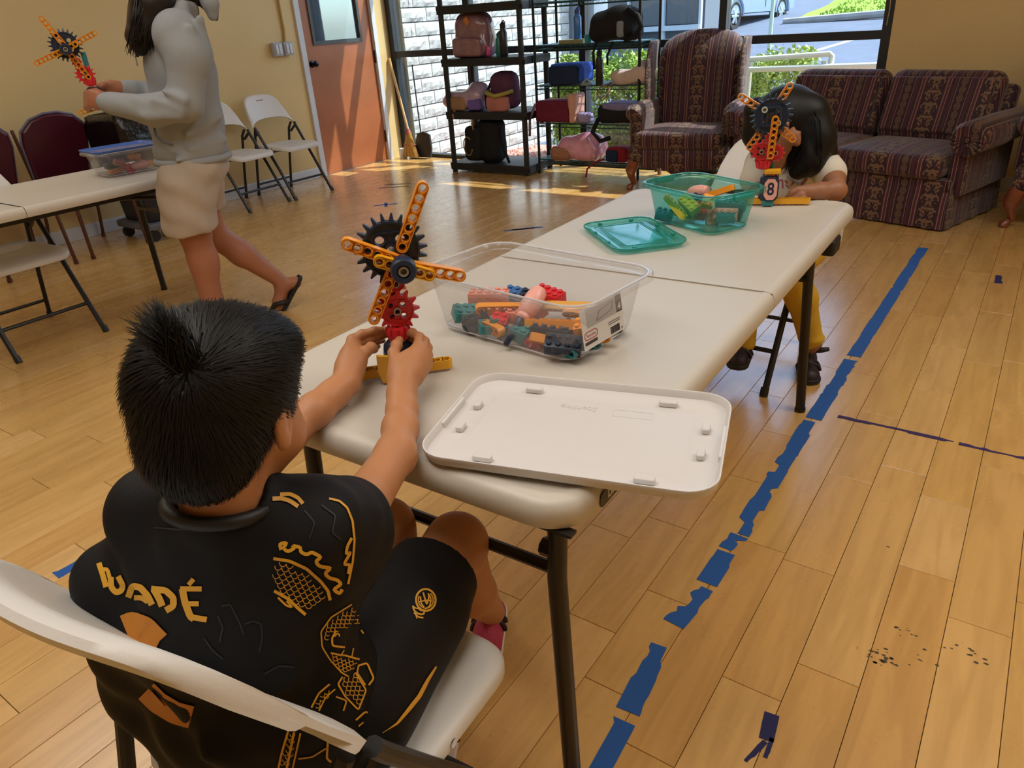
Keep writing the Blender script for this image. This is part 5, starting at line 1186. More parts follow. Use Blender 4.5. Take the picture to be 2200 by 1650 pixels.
prints('number',[(Z8([(742,815),(790,795),(860,820),(940,905)]),52),(Z8([(770,840),(850,870),(940,915)]),40),(Z8([(870,1190),(940,1260),(1040,1320),(1135,1345)]),48),(Z8([(880,1210),(960,1300)]),22)],ORNG,shirt,sb)
dr_=[(Z1([(150,360),(140,325),(185,318),(160,350),(190,372),(235,345),(210,335),(265,345),(262,372),(300,388),(330,372),(385,400),(352,425),(372,452),(412,460),(440,462),(405,495),(430,522),(478,535),(500,560),(455,592),(492,618),(505,590)]),7.5),
 (Z1([(105,410),(200,425),(300,468),(380,540),(425,600),(436,655)]),6.5),(Z1([(108,600),(190,648),(250,708),(290,742)]),7),(Z1([(130,640),(180,690),(215,700),(180,660)]),4.5),
 (Z1([(430,62),(490,75),(535,115),(565,190),(576,300),(566,430),(540,560)]),4.5),(Z1([(560,290),(535,335),(525,385),(555,370),(520,430),(515,450),(550,440),(540,500)]),6)]
prints('dragon_print',dr_,GOLD,shirt,sb)
prints('shoulder_stripe',[(Z1([(95,62),(150,60),(200,75),(250,108)]),9),],GOLD,shirt,sb); prints('shoulder_stripe',[(Z1([(140,38),(200,35),(250,58),(278,92)]),8)],GOLD,shirt,sb)
SCL=[(Z1([(105,425),(200,440),(300,482),(372,550),(425,612),(428,655),(300,730),(200,670),(120,600),(97,500)]),15,.25),
 (Z1([(560,690),(440,760),(385,850),(400,930),(450,860),(560,810),(640,800),(600,740)]),11,.9),(Z1([(430,950),(520,995),(605,1005),(575,1085),(500,1085),(450,1030)]),10,.5),(Z1([(490,1115),(580,1085),(645,1180),(610,1290),(520,1220)]),12,.9),(Z1([(440,1155),(380,1210),(330,1290),(370,1300),(430,1230)]),11,-.6),(Z1([(185,1440),(245,1440),(205,1640),(130,1640)]),11,.1)]
for poly,sz,an in SCL: mb=MB(); scales(mb,sb,poly,sz,an,1.7); mk('scale_print',mb,GOLD,shirt,60,world=True,kind='stuff')
prints('body_print',[(Z1([(560,680),(440,755),(380,840),(388,930),(440,1010),(500,1085),(540,1110)]),3),(Z1([(630,860),(600,818),(470,835)]),3.5),(Z1([(470,835),(445,880),(450,925),(530,935),(620,938),(640,975),(600,1030)]),4),(Z1([(440,965),(520,985),(605,1008)]),4),
 (Z1([(600,1040),(590,1085),(640,1160)]),3.5),(Z1([(600,1045),(650,1030),(690,1120),(660,1160)]),4),(Z1([(505,1110),(480,1150),(520,1225),(600,1305),(645,1190),(580,1085)]),3.5),(Z1([(435,1150),(370,1205),(325,1290)]),4),(Z1([(465,1180),(410,1230),(370,1310)]),3),(Z1([(470,1225),(530,1250),(510,1310)]),3.5),(Z1([(460,870),(480,845),(490,870)]),3),(Z1([(520,940),(500,975)]),2.5),(Z1([(570,940),(560,990)]),2.5),
 (Z1([(190,1430),(150,1560),(130,1650)]),4.5),(Z1([(225,1435),(180,1650)]),5),(Z1([(262,1440),(215,1650)]),3.5),(Z1([(250,1590),(330,1580),(410,1530)]),3),(Z1([(425,1440),(415,1590),(440,1610)]),4.5),(Z1([(490,1580),(560,1590),(610,1620)]),4),(Z1([(560,1490),(600,1560),(640,1530)]),3.5),(Z1([(585,1365),(640,1315),(720,1345),(740,1420)]),4),(Z1([(600,1400),(650,1360),(690,1400),(700,1350)]),3.5),(Z1([(640,1400),(700,1410),(740,1380)]),3)],GOLD,shirt,sb)
rp=random.Random(5); fl_=[]
for cx,cy in ((500,850),(520,960),(620,880),(250,1150),(420,1090),(330,1180)):
    fl_.append(([(cx+rp.uniform(-60,60)*.5+18*math.cos(a*1.7),cy+14*math.sin(a)*a*.4) for a in np.linspace(0,7,16)],2))
prints('faint_print',[(Z8(p),w_) for p,w_ in [([(1310,690),(1360,680),(1390,740),(1420,800),(1440,860)],3),([(1440,800),(1500,780),(1545,800),(1550,880),(1530,960)],3),([(1290,750),(1320,820),(1300,900)],3),([(1210,880),(1260,950),(1320,1000)],3),([(1560,1090),(1650,1040),(1740,1050)],3),([(920,230),(1100,240),(1300,230)],3),([(1800,130),(1860,200),(1830,300)],3),([(1900,100),(1980,160),(1960,260),(2010,300)],3)]],FAINT,shirt,sb)
prints('hem_stripe',[(Z1([(745,1440),(830,1385),(900,1300),(960,1225),(1010,1130),(1060,1050)]),9,1)],GOLD,shorts,hb2)
cr=lambda r,n=26,a0=0,a1=2*PI:Z1([(1000+r*math.cos(a0+(a1-a0)*k/n),660+r*1.12*math.sin(a0+(a1-a0)*k/n)) for k in range(n+1)])
prints('crest',[(cr(58),4.2),(cr(44,20,-.9,3.6),2.4),(Z1([(968,640),(975,690),(990,700)]),3.2),(Z1([(985,615),(1005,690),(1020,640),(1015,620)]),3.2),(Z1([(960,672),(1010,660),(1035,668)]),2.6),(Z1([(1015,625),(1032,650),(1022,700),(995,712)]),3),
 (Z1([(925,695),(930,725),(960,745),(992,745),(990,730)]),4),(Z1([(930,735),(955,762),(985,765)]),3.4),(Z1([(925,695),(945,715),(955,705),(970,728),(985,722)]),2.6),(Z1([(938,742),(948,770)]),2.4)],GOLD,shorts,hb2)
# ---------------------------------------------------------------- the walking adult
e1=np.array([.5,.866,0]); e2=np.array([.866,-.5,0]); PA=np.array([-3.25,2.0,0])
def A(px,py,l=0):
    d=sight(px,py); p0=PA+e2*l; t=((p0-EYE)@e2)/(d@e2); return EYE+d*t
AB=np.stack([-e2,-e1,[0,0,1]],1)   # right, forward, up
HOOD=M('hoodie_grey','989c9f',.9,.15,bump=(500,.12)); KHA=M('khaki_cloth','b3a494',.85,.2,bump=(400,.2),var=(7,.08))
s=SDF((-3.75,1.45,0),(-2.75,2.55,1.78),.0075)
hdc=A(395,-150,0); hdc=np.array([-3.245,2.05,1.60])
s.ell(hdc,(.075,.095,.115),AB,.02); s.ell(hdc-e1*.06+[0,0,-.06],(.05,.045,.06),AB,.03); s.cone(hdc-[0,0,.06],(PA+e1*.07+[0,0,1.40]),.055,.06,.03); s.cone(hdc-e1*.09-[0,0,.0],hdc-e1*.108-[0,0,.03],.012,.016,.01)
s.chain([PA+e2*.06+e1*.01+[0,0,.72],A(418,500,.09),A(462,668,.09)+0,np.array([*(A(470,700,.09)[:2]),.07])],[.07,.070,.05,.042],.03); s.ell(A(440,560,.09),(.062,.066,.10),AB,.03)
s.chain([PA-e2*.06+e1*.02+[0,0,.72],A(455,500,-.09),A(520,545,-.09),A(598,600,-.09)],[.07,.066,.062,.038],.03)
ft=np.array([*(A(470,700,.09)[:2]),.0])
s.chain([ft+[0,0,.07],ft-e1*.07+[0,0,.045],ft-e1*.16+[0,0,.03]],[.042,.04,.03],.02); s.ell(ft+e1*.03+[0,0,.045],(.035,.035,.035),AB,.02)
hl_,to_=A(634,607,-.09),A(592,682,-.09); s.chain([A(604,612,-.09),hl_+0],[.036,.034],.02); s.chain([A(606,620,-.09),A(600,650,-.09),to_],[.036,.034,.022],.02)
for k in range(4): s.cone(to_+e2*(.03-.02*k),to_+e2*(.03-.02*k)+np.array([.01,.0,-.03]),.011,.009,.008)
# hands around the toy
s.chain([A(232,220,.15),A(212,215,.13)],[.034,.036],.02)
for k,(y0,y1) in enumerate(((198,196),(207,206),(216,217),(225,228))):
    s.chain([A(212,y0+4,.15),A(196,y0,.13),A(186,y1+4,.09),A(192,y1+8,.05)],[.016,.0135,.012,.010],.008)
s.chain([A(222,206,.12),A(208,197,.09),A(198,194,.05)],[.017,.014,.011],.01)
s.chain([A(262,190,-.06),A(238,187,-.05)],[.030,.032],.02)
for k,y0 in enumerate((184,189,194,199)): s.chain([A(236,y0,-.06),A(218,y0-1,-.05),A(206,y0+2,-.01),A(205,y0+5,.02)],[.014,.012,.011,.009],.008)
s.chain([A(238,183,-.03),A(222,182,.0),A(210,188,.02)],[.014,.012,.010],.01)
adult=npmesh('person',*s.mesh(2),SK2,None); tag(adult,'person in grey hoodie and khaki shorts walking past holding up a toy windmill','person')
s=SDF((-3.72,1.45,.7),(-2.8,2.55,1.56),.0075)
c=lambda ds,z,l=0:PA+e1*ds+e2*l+np.array([0,0,z])
s.ell(c(.02,.87),(.165,.165,.09),AB,.04); s.ell(c(.03,1.0),(.17,.165,.17),AB,.05); s.ell(c(.06,1.20),(.18,.15,.20),AB,.06); s.cone(c(.08,1.36,-.14),c(.08,1.36,.14),.085,.085,.05); s.cone(c(.08,1.36),c(.06,1.45),.10,.075,.04)
s.chain([c(.07,1.34,.17),A(405,120,.21),A(398,222,.22)],[.095,.085,.07],.04); s.chain([A(398,222,.22),A(330,238,.20),A(240,222,.16)],[.072,.062,.046],.03); s.cone(A(243,223,.16),A(228,220,.155),.041,.040,.006)
s.chain([c(.07,1.34,-.17),c(.02,1.08,-.22),A(285,195,-.08)],[.09,.07,.045],.04); s.cone(A(285,195,-.08),A(268,191,-.065),.04,.036,.01)
for a,b in ((A(390,235,.30),A(330,215,.27)),(A(395,215,.31),A(350,195,.28)),(A(385,250,.29),A(310,250,.26)),(A(360,240,.27),A(290,215,.22)),(A(320,250,.24),A(260,225,.2)),(A(470,250,.12),A(400,290,.18)),(A(480,300,.1),A(410,320,.17)),(A(470,320,.1),A(380,345,.17)),(A(410,60,.26),A(440,150,.25)),(A(430,40,.22),A(455,140,.18))): s.cone(a,b,.016,.008,.03)
s.chain([A(432,-25,.03),A(452,8,.04),A(457,34,.04)],[.030,.034,.022],.02); s.chain([c(.12,1.45,-.1),c(.15,1.44,0),c(.12,1.45,.1)],[.03,.035,.03],.03)
s.cone(c(.045,1.52),c(.06,1.42),.058,.062,.01,'sub'); s.cut(c(.02,.80),(.03,.05,-1))
hoodie=npmesh('hoodie',*s.mesh(2),HOOD,adult,label='light grey hooded sweatshirt')
pk=MB(); pk.tube([A(328,262,.2),A(335,290,.2),A(350,305,.2),A(372,312,.205)],.006,6); npmesh('pocket_seam',pk.v,pk.f,M('seam_shade','5a5f66',.8),hoodie)
npmesh('hem_band',*(lambda m:(m.v,m.f))(MB().tube([c(.02,.835)+e2*.158*math.cos(a)-e1*.158*math.sin(a) for a in [2*PI*k/30 for k in range(30)]],.018,8,True)),HOOD,hoodie)
npmesh('drawstring',*(lambda m:(m.v,m.f))(MB().tube([c(-.06,1.42,.04),c(-.105,1.32,.04),c(-.11,1.24,.045)],.004,6)),TRIM,hoodie)
s=SDF((-3.65,1.55,.48),(-2.85,2.45,.9),.0075)
s.ell(c(.02,.80),(.155,.15,.10),AB,.04); s.cone(c(.01,.78,.07),A(405,450,.09),.115,.108,.03); s.cone(c(.03,.78,-.07),A(440,440,-.09),.11,.10,.03); s.cone(A(395,400,.10),A(408,480,.10),.118,.122,.03); s.cut(A(405,480,.05),(-.15,.15,-1))
gx,gy,gz=s.ax[0][:,None,None],s.ax[1][None,:,None],s.ax[2][None,None,:]; s.D+=(.004*np.sin(45*gz+25*gx+2*np.sin(20*gy))).astype(np.float32)
npmesh('shorts',*s.mesh(2),KHA,adult,label='crumpled khaki shorts')
FLIP=M('flip_flop_black','17171a',.6)
a,b=A(646,592,-.09),A(588,700,-.09); nrm=np.cross(b-a,e2); nrm/=np.linalg.norm(nrm); wv=e2
R=[]
for t,wd in ((0,.012),(.03,.028),(.12,.038),(.4,.036),(.7,.045),(.9,.042),(.97,.03),(1,.012)):
    p=a+(b-a)*t; R.append([p+wv*wd+nrm*.009,p-wv*wd+nrm*.009,p-wv*wd-nrm*.009,p+wv*wd-nrm*.009])
ff=npmesh('flip_flop',*(lambda m:(m.v,m.f))(MB().loft(R)),FLIP,adult,smooth=False)
mid=a+(b-a)*.45; tn=a+(b-a)*.8; npmesh('strap',*(lambda m:(m.v,m.f))(MB().tube([mid+wv*.045,A(590,655,-.05),A(582,668,-.09)],[.012,.014,.012],6).tube([mid-wv*.045,A(590,655,-.13),A(582,668,-.09)],[.012,.014,.012],6).tube([A(582,668,-.09),tn],[.01,.005],6)),FLIP,ff)
R=[]
for t,wd in ((0,.012),(.03,.03),(.15,.036),(.45,.036),(.7,.045),(.9,.042),(.97,.03),(1,.012)):
    p=ft+e1*.07-e1*.27*t; R.append([p+e2*wd+[0,0,.001],p-e2*wd+[0,0,.001],p-e2*wd+[0,0,.018],p+e2*wd+[0,0,.018]])
npmesh('flip_flop',*(lambda m:(m.v,m.f))(MB().loft(R)),FLIP,adult,smooth=False)
# hair
s=SDF(hdc-np.array([.30,.30,.60]),hdc+.2,.0065)
s.ell(hdc+e1*.012+[0,0,.02],(.094,.112,.118),AB,.02); s.cone(hdc+e1*.06,hdc+e1*.07-[0,0,.12],.075,.07,.04)
s.chain([hdc+e2*.05-e1*.02-[0,0,.02],A(320,10,.07),A(308,55,.07),A(300,98,.07)],[.075,.065,.05,.028],.04); s.chain([A(345,0,.09),A(320,60,.08),A(302,110,.07)],[.06,.045,.018],.03); s.chain([A(296,20,.03),A(288,80,.03),A(296,120,.03)],[.035,.03,.008],.03)
s.chain([hdc+e1*.08-e2*.04,A(452,10,.0),A(464,40,.0)],[.06,.03,.012],.03); s.ell(hdc-e1*.10-[0,0,.05],(.062,.06,.095),AB,.02,'sub')
npmesh('hair',*s.mesh(2),HAIR2,adult,label='long dark loose hair')
mb=MB(); rp=random.Random(8)
for i in range(160):
    x=rp.uniform(285,335); l=rp.uniform(.03,.14); P=[A(x+10+rp.uniform(-6,6),-5,l),A(x+rp.uniform(-5,4),40,l),A(x-6+rp.uniform(-8,6),85,l),A(x-8+rp.uniform(-12,8),rp.uniform(95,124),l)]; mb.tube(P,[.003,.003,.0022,.0006],4)
npmesh('hair_strands',mb.v,mb.f,HAIR2,adult,kind='stuff')
for q in (1,-1):
    npmesh('eye',*(lambda m:(m.v,m.f))(MB().lathe([(0,-.012),(.009,-.008),(.012,0),(.009,.008),(0,.012)],12,Matrix.Translation(Vector(hdc-e1*.082+e2*q*.032+np.array([0,0,.005]))))),M('eye_dark','3a2a22',.2),adult)
npmesh('lips',*(lambda m:(m.v,m.f))(MB().tube([hdc-e1*.092+e2*.02-[0,0,.062],hdc-e1*.102-[0,0,.06],hdc-e1*.092-e2*.02-[0,0,.062]],[.003,.005,.003],6)),M('lips','9c5a4c',.4),adult)
# ---------------------------------------------------------------- the girl at the far end
def G(px,py,Y):
    d=sight(px,py); return EYE+d*(Y/d[1])
gh=G(1680,268,2.70); gf=np.array([-.10,-.85,-.5]); gr,gf,gu=[np.array(v) for v in basis(gf)]; GB=np.stack([gr,gf,gu],1); gp=lambda x,y,z:gh+gr*x+gf*y+gu*z
s=SDF((-1.0,2.35,.0),(-.42,3.0,1.10),.005)
s.ell(gp(0,-.005,.02),(.070,.085,.078),GB,.01); s.ell(gp(0,.03,-.03),(.056,.052,.066),GB,.03); s.cone(gp(0,.085,.0),gp(0,.096,-.022),.006,.009,.01); s.ell(gp(0,.082,-.052),(.018,.009,.006),GB,.006)
for q in (1,-1): s.ell(gp(q*.028,.078,.0),(.014,.010,.009),GB,.008,'sub')
s.cone(gp(0,-.02,-.05),G(1690,352,2.80),.042,.05,.02)
# arm on the table
s.chain([G(1765,340,2.80),G(1790,385,2.68),G(1797,410,2.575)],[.042,.036,.03],.02); s.chain([G(1797,408,2.57),G(1760,411,2.53),G(1735,412,2.505)],[.03,.026,.021],.02); s.cone(G(1733,412,2.50),G(1715,416,2.485),.022,.022,.015)
for pts in ([(1718,420,2.475),(1702,428,2.46),(1690,436,2.452),(1682,440,2.45)],[(1714,412,2.475),(1700,414,2.46),(1692,424,2.455),(1695,432,2.46)],[(1722,422,2.465),(1710,432,2.452),(1706,440,2.452),(1712,441,2.46)],[(1728,424,2.46),(1720,434,2.45),(1716,440,2.45),(1722,440,2.46)],[(1728,406,2.49),(1714,406,2.475),(1703,411,2.465)]): s.chain([G(*p) for p in pts],[.0095,.0085,.008,.0068][:len(pts)],.007)
# raised hand
s.chain([G(1625,405,2.78),G(1640,420,2.60),G(1668,345,2.585),G(1683,318,2.58)],[.036,.03,.025,.022],.02); s.cone(G(1684,315,2.58),G(1692,297,2.575),.024,.026,.015)
for pts in ([(1686,296,2.585),(1688,280,2.59),(1692,264,2.60)],[(1692,290,2.57),(1703,282,2.575),(1704,276,2.585)],[(1697,293,2.56),(1712,288,2.57),(1717,285,2.58)],[(1700,298,2.56),(1714,299,2.57),(1716,295,2.58)],[(1700,304,2.56),(1713,308,2.57),(1715,303,2.58)]): s.chain([G(*p) for p in pts],[.0105,.009,.0075],.007)
# legs
s.chain([(-.66,2.83,.48),(-.66,2.60,.47),G(1722,640,2.64),G(1748,742,2.68)],[.075,.055,.042,.03],.02); s.chain([(-.80,2.83,.48),(-.80,2.58,.47),(-.79,2.58,.3),(-.775,2.555,.13)],[.075,.055,.042,.03],.02)
girl=npmesh('person',*s.mesh(2),SK3,None); tag(girl,'girl in white t-shirt with long black hair seated behind the far windmill','person')
TS=M('tee_white','d9d2c4',.8,.2,bump=(500,.1))
s=SDF((-1.02,2.5,.44),(-.46,3.02,.95),.005)
s.ell(G(1705,400,2.82)+[0,0,-.06],(.125,.10,.22),None,.04); s.cone(G(1638,350,2.84),G(1752,330,2.82),.055,.05,.04); s.chain([G(1752,333,2.82),G(1782,372,2.70)],[.056,.056],.03); s.chain([G(1635,352,2.84),G(1622,385,2.76)],[.055,.055],.03)
for a,b in ((G(1690,385,2.70),G(1740,420,2.72)),(G(1745,345,2.76),G(1720,410,2.71)),(G(1770,350,2.72),G(1790,385,2.66))): s.cone(a,b,.012,.006,.025)
s.cone(G(1693,330,2.79),G(1690,352,2.80),.045,.052,.01,'sub'); s.cut((0,0,.46),(0,0,-1)); tee=npmesh('t_shirt',*s.mesh(2),TS,girl)
PT=M('pants_yellow','d0a83a',.8,.2,var=(8,.1),bump=(200,.15))
s=SDF((-1.0,2.4,.1),(-.45,3.0,.62),.005)
s.ell((-.73,2.82,.50),(.14,.11,.075),None,.03); s.chain([(-.66,2.82,.48),(-.655,2.58,.47),G(1722,640,2.64),G(1742,728,2.68)],[.085,.064,.052,.043],.03); s.ell(G(1744,725,2.68),(.047,.047,.022),None,.01); s.chain([(-.80,2.82,.48),(-.80,2.56,.47),(-.79,2.57,.3),(-.775,2.555,.17)],[.085,.064,.052,.042],.03); s.cut((0,0,.135),(0,0,-1))
npmesh('pants',*s.mesh(2),PT,girl,label='yellow pants with rolled cuffs')
SHP=M('shoe_plum','2a1c2a',.5,var=(40,.5),bump=(60,.3)); SOLE=M('sole_dark','1a1a20',.5)
sg=shoe('shoe','dark plum strapped shoe',girl,(-.535,2.640),(-.60,2.80),.002,.082,SHP,SOLE,.085); shoe('shoe','dark shoe resting on the chair rung',girl,(-.765,2.44),(-.785,2.60),.10,.08,SHP,SOLE,.075)
npmesh('strap',*(lambda m:(m.v,m.f))(MB().tube([G(1748,752,2.67),G(1765,752,2.67),G(1781,750,2.67)],[.012,.011,.008],6)),M('strap_dark','2a2030',.6),sg)
gc=gp(0,-.012,.022); GR=np.array([.092,.108,.097])
s=SDF(gh-np.array([.26,.26,.34]),gh+.22,.005); s.ell(gc,GR,GB,.01); s.ell(gp(0,.092,-.072),(.066,.07,.085),GB,.02,'sub')
s.chain([G(1735,250,2.71),G(1750,300,2.70),G(1738,345,2.665),G(1712,368,2.64)],[.075,.062,.046,.026],.04); s.chain([G(1755,290,2.76),G(1765,335,2.74),G(1745,368,2.70)],[.055,.045,.02],.03); s.chain([G(1628,240,2.74),G(1622,290,2.76),G(1625,330,2.80)],[.05,.04,.02],.03); s.chain([gp(0,-.08,0),G(1690,330,2.86),G(1700,370,2.88)],[.08,.07,.04],.04)
gh_=npmesh('hair',*s.mesh(2),HAIRM,girl,label='long straight black hair falling to one side')
mb=MB(); rp=random.Random(4)
for i in range(220):
    t=rp.random(); x=1690+rp.uniform(-5,70); yb=2.63+.1*rp.random(); P=[G(x-18,205+abs(x-1700)*.35,yb+.03),G(x+4,260,yb+.0),G(x+8,320,yb-.01),G(x-8+rp.uniform(-14,14),rp.uniform(345,378),yb)]; mb.tube(P,[.0015,.0022,.002,.0006],4)
mb.tube([G(1752,300,2.66),G(1768,340,2.64),G(1760,358,2.63),G(1735,364,2.63),G(1722,360,2.63)],[.002,.002,.002,.002,.001],4)
npmesh('hair_strands',mb.v,mb.f,HAIRM,girl,kind='stuff')
for q in (1,-1): npmesh('eye',*(lambda m:(m.v,m.f))(MB().lathe([(0,-.011),(.008,-.007),(.011,0),(.008,.007),(0,.011)],12,Matrix.Translation(Vector(gp(q*.028,.071,.0))))),M('eye_dark','3a2a22',.2),girl)
tb_=bvh_of(tee); Zg=lambda L_:[(1450+x*.1818,150+y*.1818) for x,y in L_]
prints('chest_lettering',[(Zg(p),3.2) for p in ([(1140,1390),(1165,1430),(1180,1320),(1270,1300)],[(1225,1310),(1222,1400)],[(1270,1300),(1275,1400)],[(1275,1310),(1330,1315),(1330,1350),(1280,1355)],[(1310,1355),(1345,1395)],[(1360,1390),(1420,1300),(1440,1340),(1400,1380)],[(1440,1300),(1500,1280),(1470,1330),(1520,1350)],[(1530,1300),(1570,1280),(1490,1360)])],M('print_rose','b0566a',.6),tee,tb_)
# ================================================================ bags and things on the shelves
def soft(name,mb_mat,parent,c,hs,r,seed=0,amp=.012,freq=16,extra=None,h=.012,label=None,rz=0):
    """a stuffed bag body : rounded box with lumps"""
    c=np.array(c,float); m=max(hs)+.06; s=SDF(c-np.array(hs)-.06,c+np.array(hs)+.06,h); Rm=np.array(Matrix.Rotation(rz,3,'Z'))
    s.rbox(c,hs,r,Rm,.01)
    if extra: extra(s)
    g=[s.ax[0][:,None,None],s.ax[1][None,:,None],s.ax[2][None,None,:]]
    s.D+=(amp*np.sin(freq*g[0]+seed)*np.sin(freq*.9*g[2]+2*seed)+amp*.5*np.sin(freq*2.1*g[1]+freq*1.3*g[2]+seed)).astype(np.float32)
    return npmesh(name,*s.mesh(1),mb_mat,parent,label=label)
SHN=lambda n,c,r=.22:M(n,c,r,.6,coat=.5,bump=(26,.35),var=(9,.25)); CL=lambda n,c:M(n,c,.75,.3,bump=(120,.2),var=(10,.15))
ROSE=SHN('rose_shiny','8a6672'); PLUM=CL('plum_cloth','5a3450'); IRI=SHN('iridescent','b09ab8',.15); TAN=CL('tan_cloth','9a7a5c'); BKB=CL('black_nylon','14161b'); PINKS=SHN('pink_shiny','d89ab4',.15); COPPER=SHN('copper_shiny','9c6a58',.2)
def strap(pts,mat,par,r=.014): npmesh('strap',*(lambda m:(m.v,m.f))(MB().tube(pts,r,6)),mat,par)
def bag(label,loc): return thing('backpack',label,'backpack',loc)
# big rose backpack, second shelf of the plastic unit
t=bag('large shiny rose backpack standing on the upper shelf of the black plastic unit',(-4.48,5.86,1.02))
soft('body',ROSE,t,(-4.48,5.88,1.19),(.20,.12,.18),.10,1,.008,extra=lambda s:s.ell((-4.48,5.88,1.33),(.15,.10,.09),None,.06)); soft('front_pocket',ROSE,t,(-4.48,5.76,1.11),(.16,.05,.085),.04,2,.005)
mk('patch',MB().rbox(.05,.06,0,.004,.006,.001,n=2,mat=Matrix.Translation((-4.47,5.755,1.325))@Matrix.Rotation(PI/2,4,'X')@Matrix.Rotation(.6,4,'Z')),M('patch_orange','c87a34',.5),t,world=True)
strap([(-4.3,5.84,1.34),(-4.25,5.82,1.2),(-4.27,5.8,1.04)],IRI,t); soft('charm',SHN('magenta_shiny','c84a98'),t,(-4.265,5.78,1.075),(.025,.02,.05),.02,3,.004)
def bottle(label,x,y,z,r,h,body,cap,grp=None):
    t=thing('water_bottle',label,'bottle',(x,y,z)); mk('body',MB().lathe([(0,0),(r*.95,0),(r,.006),(r,h*.7),(r*.62,h*.8),(r*.6,h*.83)],18),body,t,40); mk('cap',MB().lathe([(r*.62,h*.82),(r*.7,h*.83),(r*.7,h*.94),(r*.4,h*.97),(r*.36,h),(0,h)],16),cap,t,40)
    mk('carry_loop',MB().tube([(r*.5,0,h*.9),(r*.75,0,h*.98),(r*.3,0,h*1.04),(-r*.1,0,h)],.005,6),cap,t); return t
bottle('tall black water bottle on the black plastic shelf',-4.125,5.82,1.02,.036,.28,M('bottle_black','15171b',.3),DARK)
bottle('teal water bottle half behind the tall black bottle',-4.20,5.86,1.02,.034,.20,M('bottle_teal','2a8a86',.25),M('bottle_teal_cap','1c6a68',.4))
# two packs on the third shelf
t=bag('iridescent patterned small backpack lying on the middle shelf of the black plastic unit',(-4.60,5.85,.562))
soft('body',IRI,t,(-4.60,5.86,.655),(.21,.12,.085),.06,4,.012,extra=lambda s:(s.ell((-4.48,5.86,.73),(.11,.1,.09),None,.05),s.ell((-4.79,5.86,.64),(.09,.09,.06),None,.04)))
soft('front_panel',TAN,t,(-4.64,5.745,.63),(.09,.02,.06),.015,1,.004); soft('side_pocket',CL('violet_cloth','6a5aa8'),t,(-4.45,5.75,.62),(.075,.03,.05),.02,5,.004); strap([(-4.68,5.735,.575),(-4.68,5.70,.53),(-4.675,5.70,.50)],TAN,t,.012)
t=bag('plum and salmon school backpack with yellow band beside the iridescent one',(-4.17,5.86,.562))
soft('body',PLUM,t,(-4.17,5.87,.735),(.14,.11,.165),.10,6,.006); soft('front_pocket',CL('salmon_cloth','b0746e'),t,(-4.18,5.76,.635),(.115,.05,.07),.035,7,.005); npmesh('band',*(lambda m:(m.v,m.f))(MB().tube([(-4.31,5.80,.735),(-4.28,5.72,.725),(-4.18,5.705,.70),(-4.08,5.72,.72),(-4.045,5.80,.735)],.018,6)),CL('olive_band','a69a4c'),t)
strap([(-4.31,5.84,.8),(-4.35,5.80,.7),(-4.33,5.78,.58)],BKB,t)
# black pack on the bottom shelf with a strap hanging from above
t=bag('black backpack with faded gold print standing on the bottom shelf of the black plastic unit',(-4.38,5.84,.092))
soft('body',BKB,t,(-4.36,5.86,.29),(.13,.11,.20),.08,8,.006); soft('front_pocket',BKB,t,(-4.50,5.77,.27),(.10,.06,.16),.05,9,.005)
npmesh('gold_print',*(lambda m:(m.v,m.f))(MB().tube([(-4.535+.05*math.cos(a),5.705-.004*math.sin(a),.25+.085*math.sin(a)) for a in np.linspace(.8,6.0,20)],.006,5)),M('gold_faded','8a7040',.6),t); strap([(-4.44,5.72,.54),(-4.47,5.71,.46),(-4.46,5.715,.40)],TAN,t,.01); strap([(-4.24,5.82,.40),(-4.18,5.80,.22),(-4.10,5.76,.11)],BKB,t)
# wire shelving : upper shelf
ZW=1.096
bottle('blue squeeze water bottle standing on the upper wire shelf',-3.46,5.98,ZW+.03,.034,.24,M('bottle_blue','3f78c8',.2),M('bottle_blue_cap','2a4fa0',.35))
tag(mk('snack_box',MB().rbox(.22,.14,0,.032,.006,.004,mat=Matrix.Translation((-3.50,5.98,ZW))),M('card_olive','8a8a6a',.7),None),'low olive cardboard box under the blue water bottle','box')
t=thing('drink_cup','small pale teal cup beside the olive box on the upper wire shelf','cup',(-3.345,5.95,ZW)); mk('body',MB().lathe([(0,0),(.026,0),(.032,.065),(.029,.065),(.024,.004),(0,.004)],16),clearM('cup_teal','8fe0e0','50c0c8',.5,.8,.1),t)
t=bag('black backpack lying on its side with looped strap on the upper wire shelf',(-3.08,5.98,ZW))
soft('body',BKB,t,(-3.10,5.99,1.215),(.215,.13,.115),.09,10,.010,extra=lambda s:s.ell((-3.0,5.99,1.29),(.14,.11,.07),None,.06)); strap([(-2.93,5.86,1.33),(-2.83,5.84,1.28),(-2.80,5.84,1.2),(-2.86,5.85,1.13),(-2.95,5.86,1.11)],BKB,t,.02)
strap([(-3.06,5.86,1.10),(-3.07,5.78,1.0),(-3.065,5.775,.93)],BKB,t,.010); strap([(-3.21,5.86,1.11),(-3.20,5.78,1.03),(-3.19,5.78,.90)],BKB,t,.012)
soft('mesh_pocket',M('mesh_grey','7c8694',.6),t,(-2.995,5.862,1.19),(.03,.02,.06),.012,2,.002)
